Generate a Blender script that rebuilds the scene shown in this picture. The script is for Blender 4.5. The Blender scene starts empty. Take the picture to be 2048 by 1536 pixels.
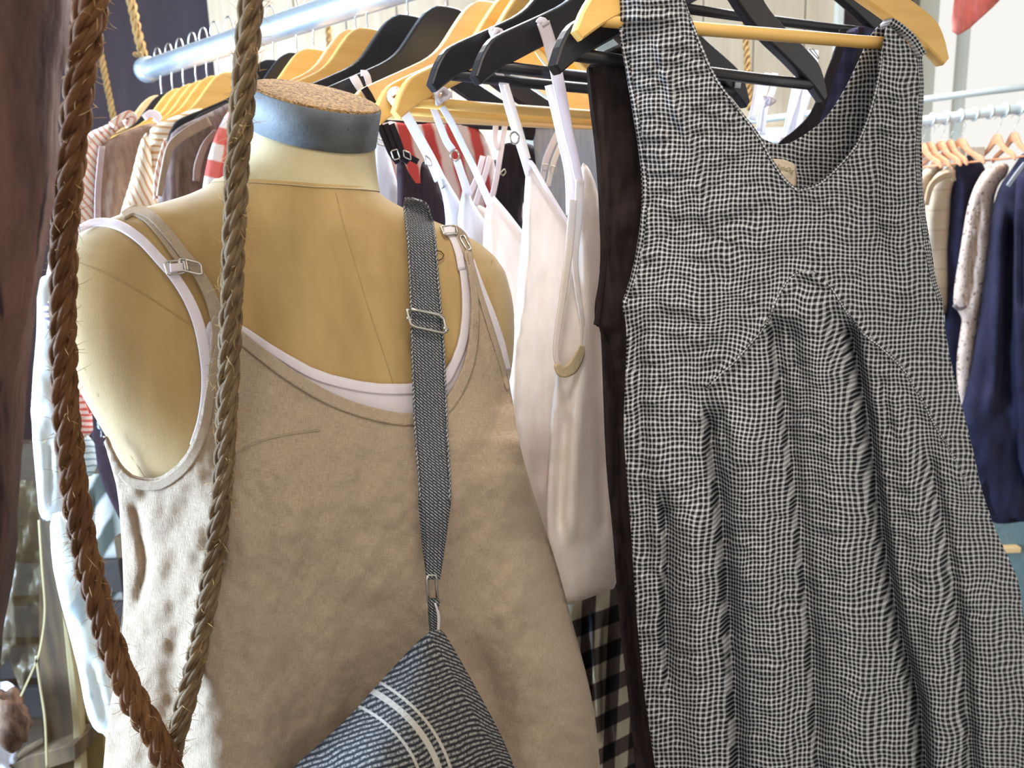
import bpy, math, random
import numpy as np
from mathutils import Vector, Matrix
from mathutils.bvhtree import BVHTree
random.seed(4); RNG = np.random.RandomState(7)
S = bpy.context.scene; COL = S.collection
# ---------------------------------------------------------------- camera
F = 1593.0; PITCH = math.radians(12.0); ROLL = math.radians(2.0)
CAM = np.array([0.0, 0.0, 1.45])
fwd = np.array([0, math.cos(PITCH), -math.sin(PITCH)])
r0 = np.array([1.0, 0, 0]); u0 = np.array([0, math.sin(PITCH), math.cos(PITCH)])
cr = math.cos(ROLL) * r0 - math.sin(ROLL) * u0
cu = math.sin(ROLL) * r0 + math.cos(ROLL) * u0
cd = bpy.data.cameras.new('camera'); cam = bpy.data.objects.new('camera', cd); COL.objects.link(cam)
cd.sensor_width = 36; cd.lens = F / 2048 * 36; cd.clip_start = 0.02; cd.clip_end = 60
M = Matrix(((cr[0], cu[0], -fwd[0], CAM[0]), (cr[1], cu[1], -fwd[1], CAM[1]), (cr[2], cu[2], -fwd[2], CAM[2]), (0, 0, 0, 1)))
cam.matrix_world = M; S.camera = cam
cd.dof.use_dof = True; cd.dof.focus_distance = 0.74; cd.dof.aperture_fstop = 9.0
S.view_settings.view_transform = 'Standard'; S.view_settings.look = 'None'
S.view_settings.exposure = 0.0; S.view_settings.gamma = 1.0; S.view_settings.use_curve_mapping = False
# ---------------------------------------------------------------- daylight and added fill lamps
W = bpy.data.worlds.new('daylight'); S.world = W; W.use_nodes = True
W.node_tree.nodes['Background'].inputs[0].default_value = (0.84, 0.83, 0.79, 1)
W.node_tree.nodes['Background'].inputs[1].default_value = 1.12
def area(name, loc, target, size, sizey, power, color):
    l = bpy.data.lights.new(name, 'AREA'); l.shape = 'RECTANGLE'; l.size = size; l.size_y = sizey
    l.energy = power; l.color = color
    o = bpy.data.objects.new(name, l); COL.objects.link(o); o.location = loc
    o.rotation_euler = (Vector(target) - Vector(loc)).to_track_quat('-Z', 'Y').to_euler(); return o
area('window_daylight_side', (-1.95, 0.78, 1.2), (-0.2, 0.70, 1.1), 0.9, 1.2, 215, (0.50, 0.72, 1.0))
area('camisole_fill_rear', (0.2, 2.1, 2.45), (0.0, 1.0, 1.3), 1.6, 0.7, 105, (0.95, 0.96, 1.0))  # added overhead fill that backlights the camisoles; no window stands here
area('warm_fill_front', (0.5, -0.5, 2.3), (-0.1, 0.9, 1.3), 0.4, 0.4, 4, (1.0, 0.78, 0.55))  # unseen warm fill added above and behind the camera

sp = bpy.data.lights.new('camisole_fill_spot', 'SPOT'); sp.energy = 34; sp.spot_size = math.radians(34); sp.spot_blend = .8; sp.shadow_soft_size = .12; sp.color = (1.0, .93, .86)  # added spot that whitens the camisoles, not a fitting of the shop
so = bpy.data.objects.new('camisole_fill_spot', sp); COL.objects.link(so); so.location = (-.05, .15, 2.4); so.rotation_euler = (Vector((.10, 1.0, 1.08)) - so.location).to_track_quat('-Z', 'Y').to_euler()
# ---------------------------------------------------------------- pixel helpers
def ray(px, py):
    px = np.asarray(px, float); py = np.asarray(py, float)
    return fwd + ((px - 1024) / F)[..., None] * cr + ((768 - py) / F)[..., None] * cu
def at(px, py, Y):
    d = ray(px, py); t = np.asarray(Y, float) / d[..., 1]
    return CAM + d * t[..., None]
class Plane:
    """vertical plane through a pixel at depth Y, running along the horizontal direction deg"""
    def __init__(s, px, py, Y, deg):
        s.p = at(px, py, Y); a = math.radians(deg)
        s.d = np.array([math.cos(a), math.sin(a), 0]); s.n = np.array([math.sin(a), -math.cos(a), 0])
    def pt(s, px, py, off=0.0):
        d = ray(px, py); t = ((s.p - CAM) @ s.n + off) / (d @ s.n)
        return CAM + d * t[..., None]
    def uv(s, P): return np.stack([(P - s.p) @ s.d, P[..., 2]], -1)
# ---------------------------------------------------------------- noise
_tab = RNG.rand(256, 256)
def vnoise(x, y):
    x = np.asarray(x, float); y = np.asarray(y, float)
    xi = np.floor(x).astype(int); yi = np.floor(y).astype(int); fx = x - xi; fy = y - yi
    fx = fx * fx * fx * (fx * (fx * 6 - 15) + 10); fy = fy * fy * fy * (fy * (fy * 6 - 15) + 10)
    g = lambda a, b: _tab[a % 256, b % 256]
    return (g(xi, yi) * (1 - fx) + g(xi + 1, yi) * fx) * (1 - fy) + (g(xi, yi + 1) * (1 - fx) + g(xi + 1, yi + 1) * fx) * fy * 1.0 - 0.5
def fbm(x, y, o=3):
    s = 0; a = 1
    for i in range(o): s = s + a * vnoise(x * 2 ** i + 17.3 * i, y * 2 ** i + 5.1 * i); a *= 0.5
    return s
# ---------------------------------------------------------------- mesh helpers
def P0(parent): return parent.matrix_world.translation if parent else Vector((0, 0, 0))
def link(name, me, mat, parent=None, smooth=True):
    o = bpy.data.objects.new(name, me); COL.objects.link(o)
    if mat: me.materials.append(mat)
    if smooth and len(me.polygons): me.polygons.foreach_set('use_smooth', [True] * len(me.polygons))
    if parent:
        o.parent = parent; o.matrix_parent_inverse = Matrix.Translation(-Vector(parent['_o'])) if '_o' in parent else Matrix.Translation(-parent.location)
    return o
def mesh(name, v, f, mat, parent=None, smooth=True, uv=None):
    me = bpy.data.meshes.new(name); me.from_pydata([tuple(map(float, p)) for p in v], [], [tuple(map(int, q)) for q in f]); me.update()
    if uv is not None:
        ul = me.uv_layers.new(name='UVMap'); li = np.empty(len(me.loops), int); me.loops.foreach_get('vertex_index', li)
        ul.data.foreach_set('uv', np.asarray(uv, float)[li].ravel())
    return link(name, me, mat, parent, smooth)
def tag(o, label, cat, group=None, kind=None):
    if label: o['label'] = label
    if cat: o['category'] = cat
    if group: o['group'] = group
    if kind: o['kind'] = kind
    return o
def thing(name, label, cat, loc, group=None):
    o = bpy.data.objects.new(name, None); COL.objects.link(o); o.location = tuple(map(float, loc)); o.empty_display_size = 0.05
    return tag(o, label, cat, group)
def inpoly(x, y, poly):
    ins = np.zeros(x.shape, bool); n = len(poly)
    for i in range(n):
        x1, y1 = poly[i]; x2, y2 = poly[(i + 1) % n]
        if y1 == y2: continue
        c = ((y1 > y) != (y2 > y)) & (x < (x2 - x1) * (y - y1) / (y2 - y1) + x1); ins ^= c
    return ins
def chaikin(p, n=1, closed=True):
    p = np.asarray(p, float)
    for _ in range(n):
        q = np.roll(p, -1, 0) if closed else p[1:]
        a = p if closed else p[:-1]
        r = np.empty((len(a) * 2, 2)); r[0::2] = a * .78 + q * .22; r[1::2] = a * .22 + q * .78
        if not closed: r = np.vstack([p[:1], r, p[-1:]])
        p = r
    return p
def polygrid(poly, step):
    """regular grid clipped to a polygon, its border vertices slid onto the outline"""
    poly = np.asarray(poly, float); x0, y0 = poly.min(0) - step; x1, y1 = poly.max(0) + step
    xs = np.arange(x0, x1 + step, step); ys = np.arange(y0, y1 + step, step)
    X, Y = np.meshgrid(xs, ys); cx = X[:-1, :-1] + step / 2; cy = Y[:-1, :-1] + step / 2
    keep = inpoly(cx, cy, poly)
    nx = len(xs); ids = np.arange(X.size).reshape(X.shape)
    q = np.stack([ids[:-1, :-1], ids[1:, :-1], ids[1:, 1:], ids[:-1, 1:]], -1)[keep]
    used = np.unique(q); remap = -np.ones(X.size, int); remap[used] = np.arange(len(used))
    q = remap[q]; px = X.ravel()[used]; py = Y.ravel()[used]
    cnt = np.bincount(q.ravel(), minlength=len(px)); b = np.where(cnt < 4)[0]
    A = poly; B = np.roll(poly, -1, 0); AB = B - A; L2 = (AB ** 2).sum(1) + 1e-9
    P = np.stack([px[b], py[b]], -1)
    best = np.full(len(b), 1e18); bp = P.copy()
    for i in range(len(A)):
        t = np.clip(((P - A[i]) @ AB[i]) / L2[i], 0, 1); C = A[i] + t[:, None] * AB[i]; d = ((P - C) ** 2).sum(1)
        m = d < best; best[m] = d[m]; bp[m] = C[m]
    px[b] = bp[:, 0]; py[b] = bp[:, 1]
    return px, py, q
def extents(poly, ys):
    """outer left and right border of the polygon in every row"""
    poly = np.asarray(poly); L = np.full(ys.shape, 1e9); R = np.full(ys.shape, -1e9)
    for i in range(len(poly)):
        x1, y1 = poly[i]; x2, y2 = poly[(i + 1) % len(poly)]
        if abs(y2 - y1) < 1e-6: continue
        m = (ys >= min(y1, y2)) & (ys <= max(y1, y2)); xx = x1 + (x2 - x1) * (ys - y1) / (y2 - y1)
        L = np.where(m, np.minimum(L, xx), L); R = np.where(m, np.maximum(R, xx), R)
    return L, R
def folds(px, py, fl):
    """fl: (points, widthL, widthR, depth[, fadein px, fadeout px]) valleys (depth<0) and ridges"""
    s = np.zeros_like(px)
    for f in fl:
        p = np.array(f[0], float); fi = f[4] if len(f) > 4 else 60; fo = f[5] if len(f) > 5 else 60
        cx = np.interp(py, p[:, 1], p[:, 0]); d = px - cx
        w = np.where(d < 0, f[1], f[2]); e = np.exp(-(d / w) ** 2)
        g = np.clip((py - p[0, 1]) / fi + .0, 0, 1) * np.clip((p[-1, 1] - py) / fo, 0, 1); g = g * g * (3 - 2 * g)
        s += f[3] * e * g
    return s
def solid(o, t):
    m = o.modifiers.new('cloth', 'SOLIDIFY'); m.thickness = t; m.offset = 0
def cloth(name, poly, pos, mat, parent=None, step=8, uvf=None, thick=0.0012, smooth=1):
    pl = chaikin(poly, smooth) if smooth else np.asarray(poly, float)
    px, py, q = polygrid(pl, step); v = pos(px, py)
    uv = uvf(px, py, v) if uvf else np.stack([px, py], -1) * .0005
    o = mesh(name, v, q, mat, parent, uv=uv)
    if thick: solid(o, thick)
    return o
def hung(name, poly, plane, mat, parent=None, step=8, bulge=.03, fl=(), crink=0.0, cs=30, thick=.001, back=None, backpoly=None, uvwarp=None, rel=None, smooth=1):
    """a garment hanging in a plane: a front sheet, and a back sheet closing the tube at the sides"""
    rel = poly if rel is None else rel; re = chaikin(rel, 1)
    def mk(sgn):
        def pos(px, py):
            L, R = extents(re, py); u = np.clip((px - L) / np.maximum(R - L, 1), 0, 1); u = np.where(L > 1e8, .5, u)
            wdt = np.clip((R - L) / 300., 0, 1); pr = (1 - np.abs(2 * u - 1) ** 2.2) ** .7 * bulge * np.where(L > 1e8, 0, .3 + .7 * wdt)
            o = sgn * pr
            if sgn > 0: o = o + folds(px, py, fl)
            if crink: o = o + crink * fbm(px / cs, py / cs * .6, 3)
            return plane.pt(px, py, o)
        return pos
    uvf = lambda px, py, v: plane.uv(plane.pt(px, py, 0.0))
    o = cloth(name, poly, mk(1), mat, parent, step, uvf, thick, smooth)
    if back: cloth(back, backpoly or poly, mk(-1), mat, parent, step * 1.5, uvf, thick, smooth)
    return o
def frames(P):
    P = [Vector(p) for p in P]; n = len(P); T = []
    for i in range(n): T.append((P[min(i + 1, n - 1)] - P[max(i - 1, 0)]).normalized())
    a = Vector((0, 0, 1)) if abs(T[0].z) < .9 else Vector((1, 0, 0)); N = (a - T[0] * a.dot(T[0])).normalized(); out = []
    for i in range(n):
        N = (N - T[i] * N.dot(T[i])).normalized(); out.append((P[i], T[i], N, T[i].cross(N)))
    return out
def tube_geo(P, R, seg=8, closed=False):
    fr = frames(P); v = []; f = []; n = len(fr)
    for i, (p, t, a, b) in enumerate(fr):
        r = R[i] if hasattr(R, '__len__') else R
        for k in range(seg):
            th = 2 * math.pi * k / seg; v.append(p + (a * math.cos(th) + b * math.sin(th)) * r)
    for i in range(n if closed else n - 1):
        j = (i + 1) % n
        for k in range(seg): f.append((i * seg + k, i * seg + (k + 1) % seg, j * seg + (k + 1) % seg, j * seg + k))
    if not closed: f.append(tuple(range(seg))[::-1]); f.append(tuple((n - 1) * seg + k for k in range(seg)))
    return v, f
def tube(name, P, R, mat, parent=None, seg=8, closed=False):
    v, f = tube_geo(P, R, seg, closed); return mesh(name, v, f, mat, parent)
def merge(*g):
    V = []; Fc = []
    for v, f in g:
        o = len(V); V += list(v); Fc += [tuple(i + o for i in q) for q in f]
    return V, Fc
def spline(p, n):
    """resample a smooth curve through points (any dimension)"""
    p = np.asarray(p, float); k = len(p); out = []
    q = np.vstack([2 * p[0] - p[1], p, 2 * p[-1] - p[-2]])
    for s in np.linspace(0, k - 1 - 1e-6, n):
        i = int(s); t = s - i; a, b, c, d = q[i], q[i + 1], q[i + 2], q[i + 3]
        out.append(.5 * ((2 * b) + (-a + c) * t + (2 * a - 5 * b + 4 * c - d) * t * t + (-a + 3 * b - 3 * c + d) * t ** 3))
    return np.array(out)
def strap(name, pts, w, pos, mat, parent=None, n=None, arch=.15, thick=.0012, uvs=None, side=None):
    """a flat tape through pixel points; w in pixels; pos(px,py)->3D"""
    pts = np.asarray(pts, float); n = n or max(6, int(np.abs(np.diff(pts, axis=0)).sum() / 7))
    c = spline(pts, n); W_ = np.interp(np.linspace(0, 1, n), np.linspace(0, 1, len(w)), w) if hasattr(w, '__len__') else np.full(n, w)
    t = np.gradient(c, axis=0); t /= np.linalg.norm(t, axis=1)[:, None] + 1e-9; nn = np.stack([t[:, 1], -t[:, 0]], -1)
    if side is not None: nn = nn * 0 + np.array(side)
    K = 7; v = []; uv = []; s = 0
    for k in range(K):
        a = (k / (K - 1) - .5); q = c + nn * (a * W_)[:, None]; v.append(pos(q[:, 0], q[:, 1]))
    v = np.array(v); seglen = np.r_[0, np.cumsum(np.linalg.norm(np.diff(v[K // 2], axis=0), axis=1))]
    ww = np.linalg.norm(v[-1] - v[0], axis=1)
    V = v.transpose(1, 0, 2).reshape(-1, 3); f = []
    for i in range(n - 1):
        for k in range(K - 1): f.append((i * K + k, i * K + k + 1, (i + 1) * K + k + 1, (i + 1) * K + k))
    uv = [((k / (K - 1) - .5) * ww[i], -seglen[i]) for i in range(n) for k in range(K)]
    o = mesh(name, V, f, mat, parent, uv=uv)
    if thick: solid(o, thick)
    return o
def box(name, c, s, mat, parent=None, rot=None, bev=.002, uv=False):
    v = [Vector((x * s[0] / 2, y * s[1] / 2, z * s[2] / 2)) for x in (-1, 1) for y in (-1, 1) for z in (-1, 1)]
    if rot is not None: v = [rot @ p for p in v]
    v = [p + Vector(c) for p in v]
    f = [(0, 1, 3, 2), (4, 6, 7, 5), (0, 4, 5, 1), (2, 3, 7, 6), (0, 2, 6, 4), (1, 5, 7, 3)]
    o = mesh(name, v, f, mat, parent, smooth=False)
    if bev: m = o.modifiers.new('b', 'BEVEL'); m.width = bev; m.segments = 2
    return o
def extrude_poly(name, poly, plane, thick, mat, parent=None, off=0.0):
    """a board: pixel outline in a plane, given real thickness away from the camera"""
    poly = np.asarray(poly, float); n = len(poly)
    A = plane.pt(poly[:, 0], poly[:, 1], off); B = A - plane.n * thick
    v = list(A) + list(B); f = [tuple(range(n)), tuple(range(2 * n - 1, n - 1, -1))] + [(i, i + n, (i + 1) % n + n, (i + 1) % n) for i in range(n)]
    o = mesh(name, v, f, mat, parent, smooth=False); m = o.modifiers.new('b', 'BEVEL'); m.width = .002; m.segments = 2; m.limit_method = 'ANGLE'
    return o
# ---------------------------------------------------------------- materials
class N:
    def __init__(s, name, rough=.9, spec=.2):
        s.m = bpy.data.materials.new(name); s.m.use_nodes = True; s.t = s.m.node_tree; s.b = s.t.nodes['Principled BSDF']
        s.b.inputs['Roughness'].default_value = rough; s.b.inputs['Specular IOR Level'].default_value = spec
        s._c = None
    def n(s, t, **k):
        x = s.t.nodes.new(t)
        for a, b in k.items(): setattr(x, a, b)
        return x
    def put(s, i, v):
        if hasattr(v, 'is_output'): s.t.links.new(v, i)
        elif isinstance(v, (tuple, list)): i.default_value = tuple(v) + ((1,) if len(v) == 3 and len(i.default_value) == 4 else ())
        else: i.default_value = v
    def ma(s, op, a, b=0.0, c=0.0):
        x = s.n('ShaderNodeMath', operation=op); s.put(x.inputs[0], a); s.put(x.inputs[1], b); s.put(x.inputs[2], c); return x.outputs[0]
    def mix(s, f, a, b, mode='MIX'):
        x = s.n('ShaderNodeMix', data_type='RGBA', blend_type=mode); s.put(x.inputs[0], f); s.put(x.inputs[6], a); s.put(x.inputs[7], b); return x.outputs[2]
    def co(s, k='Object'):
        if s._c is None: s._c = s.n('ShaderNodeTexCoord')
        return s._c.outputs[k]
    def sep(s, v): x = s.n('ShaderNodeSeparateXYZ'); s.put(x.inputs[0], v); return x.outputs
    def comb(s, a, b, c=0.0): x = s.n('ShaderNodeCombineXYZ'); s.put(x.inputs[0], a); s.put(x.inputs[1], b); s.put(x.inputs[2], c); return x.outputs[0]
    def scale(s, v, sc): x = s.n('ShaderNodeMapping'); s.put(x.inputs[0], v); x.inputs['Scale'].default_value = sc; return x.outputs[0]
    def noise(s, v, sc, d=3, r=.5): x = s.n('ShaderNodeTexNoise'); s.put(x.inputs['Vector'], v); x.inputs['Scale'].default_value = sc; x.inputs['Detail'].default_value = d; x.inputs['Roughness'].default_value = r; return x.outputs['Fac']
    def noisec(s, v, sc): x = s.n('ShaderNodeTexNoise'); s.put(x.inputs['Vector'], v); x.inputs['Scale'].default_value = sc; return x.outputs['Color']
    def ramp(s, f, a, b): x = s.n('ShaderNodeMapRange'); s.put(x.inputs[0], f); x.inputs[1].default_value = a; x.inputs[2].default_value = b; return x.outputs[0]
    def bump(s, h, st=.5, dist=.001): x = s.n('ShaderNodeBump'); s.put(x.inputs['Height'], h); x.inputs['Strength'].default_value = st; x.inputs['Distance'].default_value = dist; s.t.links.new(x.outputs[0], s.b.inputs['Normal'])
    def col(s, c): s.put(s.b.inputs['Base Color'], c); s.c = c
    def trans(s, f, c=None):
        tr = s.n('ShaderNodeBsdfTranslucent'); s.put(tr.inputs[0], c if c is not None else s.c); mx = s.n('ShaderNodeMixShader'); mx.inputs[0].default_value = f
        out = s.t.nodes['Material Output']; s.t.links.new(s.b.outputs[0], mx.inputs[1]); s.t.links.new(tr.outputs[0], mx.inputs[2]); s.t.links.new(mx.outputs[0], out.inputs[0])
def lin(r, g, b): return tuple(((c / 255) / 12.92 if c / 255 <= .04045 else ((c / 255 + .055) / 1.055) ** 2.4) for c in (r, g, b))
def fabric(name, c, c2=None, tr=0, weave=900, bump=.3, mott=14, sheen=.0):
    a = N(name); c2 = c2 or tuple(x * .85 for x in c)
    n1 = a.noise(a.scale(a.co('Object'), (1, 1, .25)), mott * 10, 4); base = a.mix(a.ramp(n1, .35, .65), c2, c)
    a.col(base); a.bump(a.noise(a.co('Object'), weave, 2), bump, .0006)
    if sheen: a.b.inputs['Sheen Weight'].default_value = sheen
    if tr: a.trans(tr)
    return a.m
def linen(name, c, c2, tr=0.12):
    a = N(name); u = a.co('UV'); g1 = a.noise(a.scale(u, (150, 2400, 1)), 1, 3); g2 = a.noise(a.scale(u, (2400, 150, 1)), 1, 3)
    g = a.ma('ADD', g1, g2); big = a.noise(a.scale(u, (14, 5, 1)), 1, 3)
    base = a.mix(a.ramp(g, .75, 1.25), c2, c); base = a.mix(a.ma('MULTIPLY', a.ramp(big, .4, .7), .35), base, tuple(x * .8 for x in c))
    a.col(base); a.bump(a.ma('ADD', g, a.ma('MULTIPLY', a.noise(a.scale(u, (45, 22, 1)), 1, 4, .6), 1.6)), .55, .0035); a.trans(tr); return a.m
def wood(name, c, c2, sc=(3, 60, 60), rough=.45, axis='Object', k=1.0, bump=.15):
    a = N(name, rough, .4); v = a.scale(a.co(axis), sc); n = a.noise(v, 1.0 * k, 5, .6)
    a.col(a.mix(a.ramp(n, .3, .7), c2, c)); a.bump(n, bump, .002); return a.m
def metal(name, c, rough=.3):
    a = N(name, rough, .5); a.b.inputs['Metallic'].default_value = 1; a.col(c); return a.m
def square(a, x, period, duty, soft=.12):
    f = a.ma('ABSOLUTE', a.ma('SUBTRACT', a.ma('FRACT', a.ma('DIVIDE', x, period)), .5))
    return a.ramp(f, duty / 2 - soft / 2, duty / 2 + soft / 2)   # 0 inside the band, 1 outside
def stripes(name, base, bands, warp=.002, tr=.1, c2=None):
    """bands: (axis angle deg, period, duty, colour)"""
    a = N(name); u = a.co('UV'); s = a.sep(u); nz = a.noise(u, 30, 2); cur = base
    for ang, per, duty, c in bands:
        ca, sa = math.cos(math.radians(ang)), math.sin(math.radians(ang))
        x = a.ma('ADD', a.ma('MULTIPLY', s[0], ca), a.ma('MULTIPLY', s[1], sa)); x = a.ma('ADD', x, a.ma('MULTIPLY', nz, warp))
        cur = a.mix(square(a, x, per, duty), c, cur)
    a.col(cur); a.bump(a.noise(u, 600, 2), .3, .0005)
    if tr: a.trans(tr)
    return a.m
def gingham(name, light, midc, dark, per, duty=.5, warp=0.0, wsc=30, tr=.08, ang=0, soft=.1, bump=.3):
    a = N(name); u = a.co('UV')
    if warp:
        d = a.noisec(a.scale(u, (1, .5, 1)), wsc); dx = a.n('ShaderNodeVectorMath', operation='SUBTRACT'); a.put(dx.inputs[0], d); dx.inputs[1].default_value = (.5, .5, .5)
        sc = a.n('ShaderNodeVectorMath', operation='SCALE'); a.put(sc.inputs[0], dx.outputs[0]); sc.inputs[3].default_value = warp
        ad = a.n('ShaderNodeVectorMath', operation='ADD'); a.put(ad.inputs[0], u); a.put(ad.inputs[1], sc.outputs[0]); u2 = ad.outputs[0]
    else: u2 = u
    if ang: mp = a.n('ShaderNodeMapping'); a.put(mp.inputs[0], u2); mp.inputs['Rotation'].default_value = (0, 0, math.radians(ang)); u2 = mp.outputs[0]
    s = a.sep(u2); X = square(a, s[0], per, duty, soft); Y = square(a, s[1], per, duty, soft)   # 1 = light
    both = a.ma('MULTIPLY', X, Y); none = a.ma('MULTIPLY', a.ma('SUBTRACT', 1.0, X), a.ma('SUBTRACT', 1.0, Y))
    c = a.mix(both, midc, light); c = a.mix(none, c, dark); a.col(c)
    a.bump(a.ma('ADD', a.ma('MULTIPLY', none, -1.0), a.noise(u, 250, 3)), bump, .002)
    if tr: a.trans(tr)
    return a.m
def twill(name, dark, light, per, ang=-35, thr=.5, white=None):
    a = N(name); u = a.co('UV'); s = a.sep(u); ca, sa = math.cos(math.radians(ang)), math.sin(math.radians(ang))
    x = a.ma('ADD', a.ma('MULTIPLY', s[0], -sa), a.ma('MULTIPLY', s[1], ca)); al = a.ma('ADD', a.ma('MULTIPLY', s[0], ca), a.ma('MULTIPLY', s[1], sa))
    x = a.ma('ADD', x, a.ma('MULTIPLY', a.noise(u, 40, 2), per * 1.2))
    row = a.ma('FLOOR', a.ma('DIVIDE', x, per)); dsh = a.ma('FRACT', a.ma('ADD', a.ma('DIVIDE', al, per * 2.2), a.ma('MULTIPLY', row, .37)))
    line = square(a, x, per, thr, .3); dash = a.ramp(a.ma('ABSOLUTE', a.ma('SUBTRACT', dsh, .5)), .3, .5)
    f = a.ma('SUBTRACT', 1.0, line); f = a.ma('MULTIPLY', f, a.ma('SUBTRACT', 1.0, a.ma('MULTIPLY', dash, .8)))
    f = a.ma('MULTIPLY', f, a.ramp(a.noise(u, 900, 2), .3, .55))
    c = a.mix(f, dark, light)
    if white:                                                     # woven white bands: UV distance ranges
        ov = a.n('ShaderNodeUVMap'); ov.uv_map = 'bands'; d = a.sep(ov.outputs[0])[0]
        for c0, w in white:
            m = a.ma('SUBTRACT', 1.0, a.ramp(a.ma('ABSOLUTE', a.ma('SUBTRACT', d, c0)), w - .0006, w + .0003)); c = a.mix(m, c, lin(176, 168, 156))
    a.col(c); a.bump(f, .5, .0008); return a.m
M_cream = fabric('dress_form_jersey', lin(178, 149, 99), lin(160, 131, 84), weave=1400, bump=.35, mott=3, sheen=.25)
M_neckc = fabric('dress_form_neck_cloth', lin(186, 172, 138), lin(174, 160, 126), weave=1400, bump=.3, mott=3)
M_seam = fabric('seam_thread', lin(170, 142, 94))
M_linen = linen('oatmeal_linen', lin(206, 184, 160), lin(172, 148, 122))
M_white = fabric('white_jersey', lin(246, 238, 240), lin(240, 232, 236), tr=.4, weave=1500, bump=.2)
M_whitec = fabric('warm_white_silk', lin(252, 244, 238), lin(248, 238, 230), tr=.4, weave=1500, bump=.15)
M_whiteb = fabric('cool_white_cotton', lin(246, 246, 250), lin(240, 240, 246), tr=.45, weave=1500, bump=.15)
M_binding = fabric('sand_binding', lin(206, 184, 148))
M_black = fabric('black_cloth', lin(42, 36, 42), lin(34, 29, 34)); M_plum = fabric('plum_black_cloth', lin(52, 38, 44), lin(42, 30, 36))
M_brown = fabric('dark_brown_linen', lin(60, 48, 46), lin(42, 34, 34), tr=.1, weave=500, mott=12)
M_navy = fabric('navy_knit', lin(40, 39, 60), lin(31, 30, 47), mott=4); M_tan = stripes('tan_windowpane_wool', lin(186, 170, 148), [(90, .05, .05, lin(160, 142, 122))], tr=.05)
M_taupe = fabric('taupe_cloth', lin(150, 122, 104), lin(128, 102, 88)); M_mushroom = fabric('mushroom_cloth', lin(128, 108, 100), lin(105, 86, 82))
M_grey = fabric('pale_blue_grey_cloth', lin(178, 182, 190), lin(164, 168, 178), tr=.2)
M_ww = wood('honey_wood', lin(234, 190, 112), lin(220, 168, 88), (6, 60, 60), .4)
M_pw = wood('pale_honey_wood', lin(240, 204, 150), lin(228, 186, 128), (6, 60, 60), .4)
M_bw = wood('black_lacquered_wood', lin(36, 33, 38), lin(28, 26, 30), (6, 60, 60), .38)
M_sw = wood('salmon_wood', lin(206, 150, 112), lin(190, 130, 96), (6, 60, 60), .5)
M_chrome = metal('hook_steel', lin(200, 200, 200), .22); M_nickel = metal('nickel', lin(190, 184, 172), .28)
def galv():
    a = N('galvanised_pipe', .33, .5); a.b.inputs['Metallic'].default_value = .75; n = a.noise(a.co('Object'), 60, 4, .6)
    a.col(a.mix(n, lin(186, 196, 206), lin(214, 222, 228))); a.bump(n, .12, .001); return a.m
M_pipe = galv()
def ropem(name, c, c2):
    a = N(name, .8, .25); n = a.noise(a.scale(a.co('UV'), (3, 60, 1)), 1, 4, .6); n2 = a.noise(a.co('Object'), 45, 3)
    c_ = a.mix(a.ramp(n, .3, .7), c2, c); a.col(a.mix(a.ma('MULTIPLY', a.ramp(n2, .4, .65), .5), c_, c2)); a.bump(n, .9, .003); return a.m
M_rope = ropem('manila_fibre', lin(190, 138, 90), lin(92, 54, 32)); M_rope2 = ropem('dry_manila_fibre', lin(198, 168, 126), lin(104, 76, 50)); M_ropel = ropem('pale_sisal', lin(206, 170, 112), lin(170, 130, 80))
def cork():
    a = N('cork', .9); v = a.co('Object'); n = a.noise(v, 330, 4, .7); n2 = a.noise(v, 90, 3)
    c = a.mix(a.ramp(n, .42, .6), lin(84, 58, 34), lin(190, 150, 98)); a.col(a.mix(a.ma('MULTIPLY', a.ramp(n2, .4, .6), .35), c, lin(150, 115, 70))); a.bump(n, .7, .002); return a.m
def band():
    a = N('painted_tin_band', .6, .35); v = a.co('Object'); n = a.noise(v, 420, 4, .65); n2 = a.noise(v, 40, 3)
    c = a.mix(a.ramp(n2, .35, .65), lin(84, 88, 92), lin(106, 112, 118)); a.col(a.mix(a.ramp(n, .64, .7), c, lin(40, 34, 34))); a.bump(n, .3, .001); return a.m
M_cork = cork(); M_band = band()
# ================================================================ setting
def planks(name, c, c2, wdt, off=0.0):
    a = N(name, .75, .25); o = a.co('Object'); s = a.sep(o); row = a.ma('FLOOR', a.ma('DIVIDE', s[0], wdt)); gap = square(a, a.ma('ADD', s[0], off), wdt, .97, .015)
    v = a.comb(a.ma('MULTIPLY', s[0], 30), a.ma('MULTIPLY', s[1], 30), a.ma('ADD', a.ma('MULTIPLY', s[2], 2.2), a.ma('MULTIPLY', row, 7.3)))
    n = a.noise(v, 1, 5, .65); tone = a.noise(a.comb(row, 0.0, 0.0), 3.7, 0); c_ = a.mix(a.ramp(n, .3, .72), c2, c)
    c_ = a.mix(a.ma('MULTIPLY', a.ramp(tone, .3, .7), .35), c_, tuple(x * .72 for x in c)); a.col(a.mix(a.ma('MULTIPLY', gap, .8), c_, lin(70, 55, 45))); a.bump(n, .25, .003); return a.m
M_floor = wood('floor_boards', lin(104, 90, 76), lin(78, 68, 60), (2, 14, 2), .6)
M_dark = fabric('plum_grey_paint', lin(90, 80, 86), lin(82, 72, 79), weave=80, bump=.1, mott=1)
M_wpaint = fabric('white_gloss_paint', lin(232, 232, 222), lin(226, 226, 214), weave=60, bump=.05, mott=1)
M_plank = planks('limed_pine_boards', lin(238, 220, 194), lin(212, 190, 158), .16)
M_oldw = wood('weathered_timber', lin(96, 76, 48), lin(56, 42, 28), (30, 30, 3), .8, bump=.5)
M_palew = wood('pale_batten', lin(158, 142, 104), lin(128, 112, 78), (30, 30, 3), .8)
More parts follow.
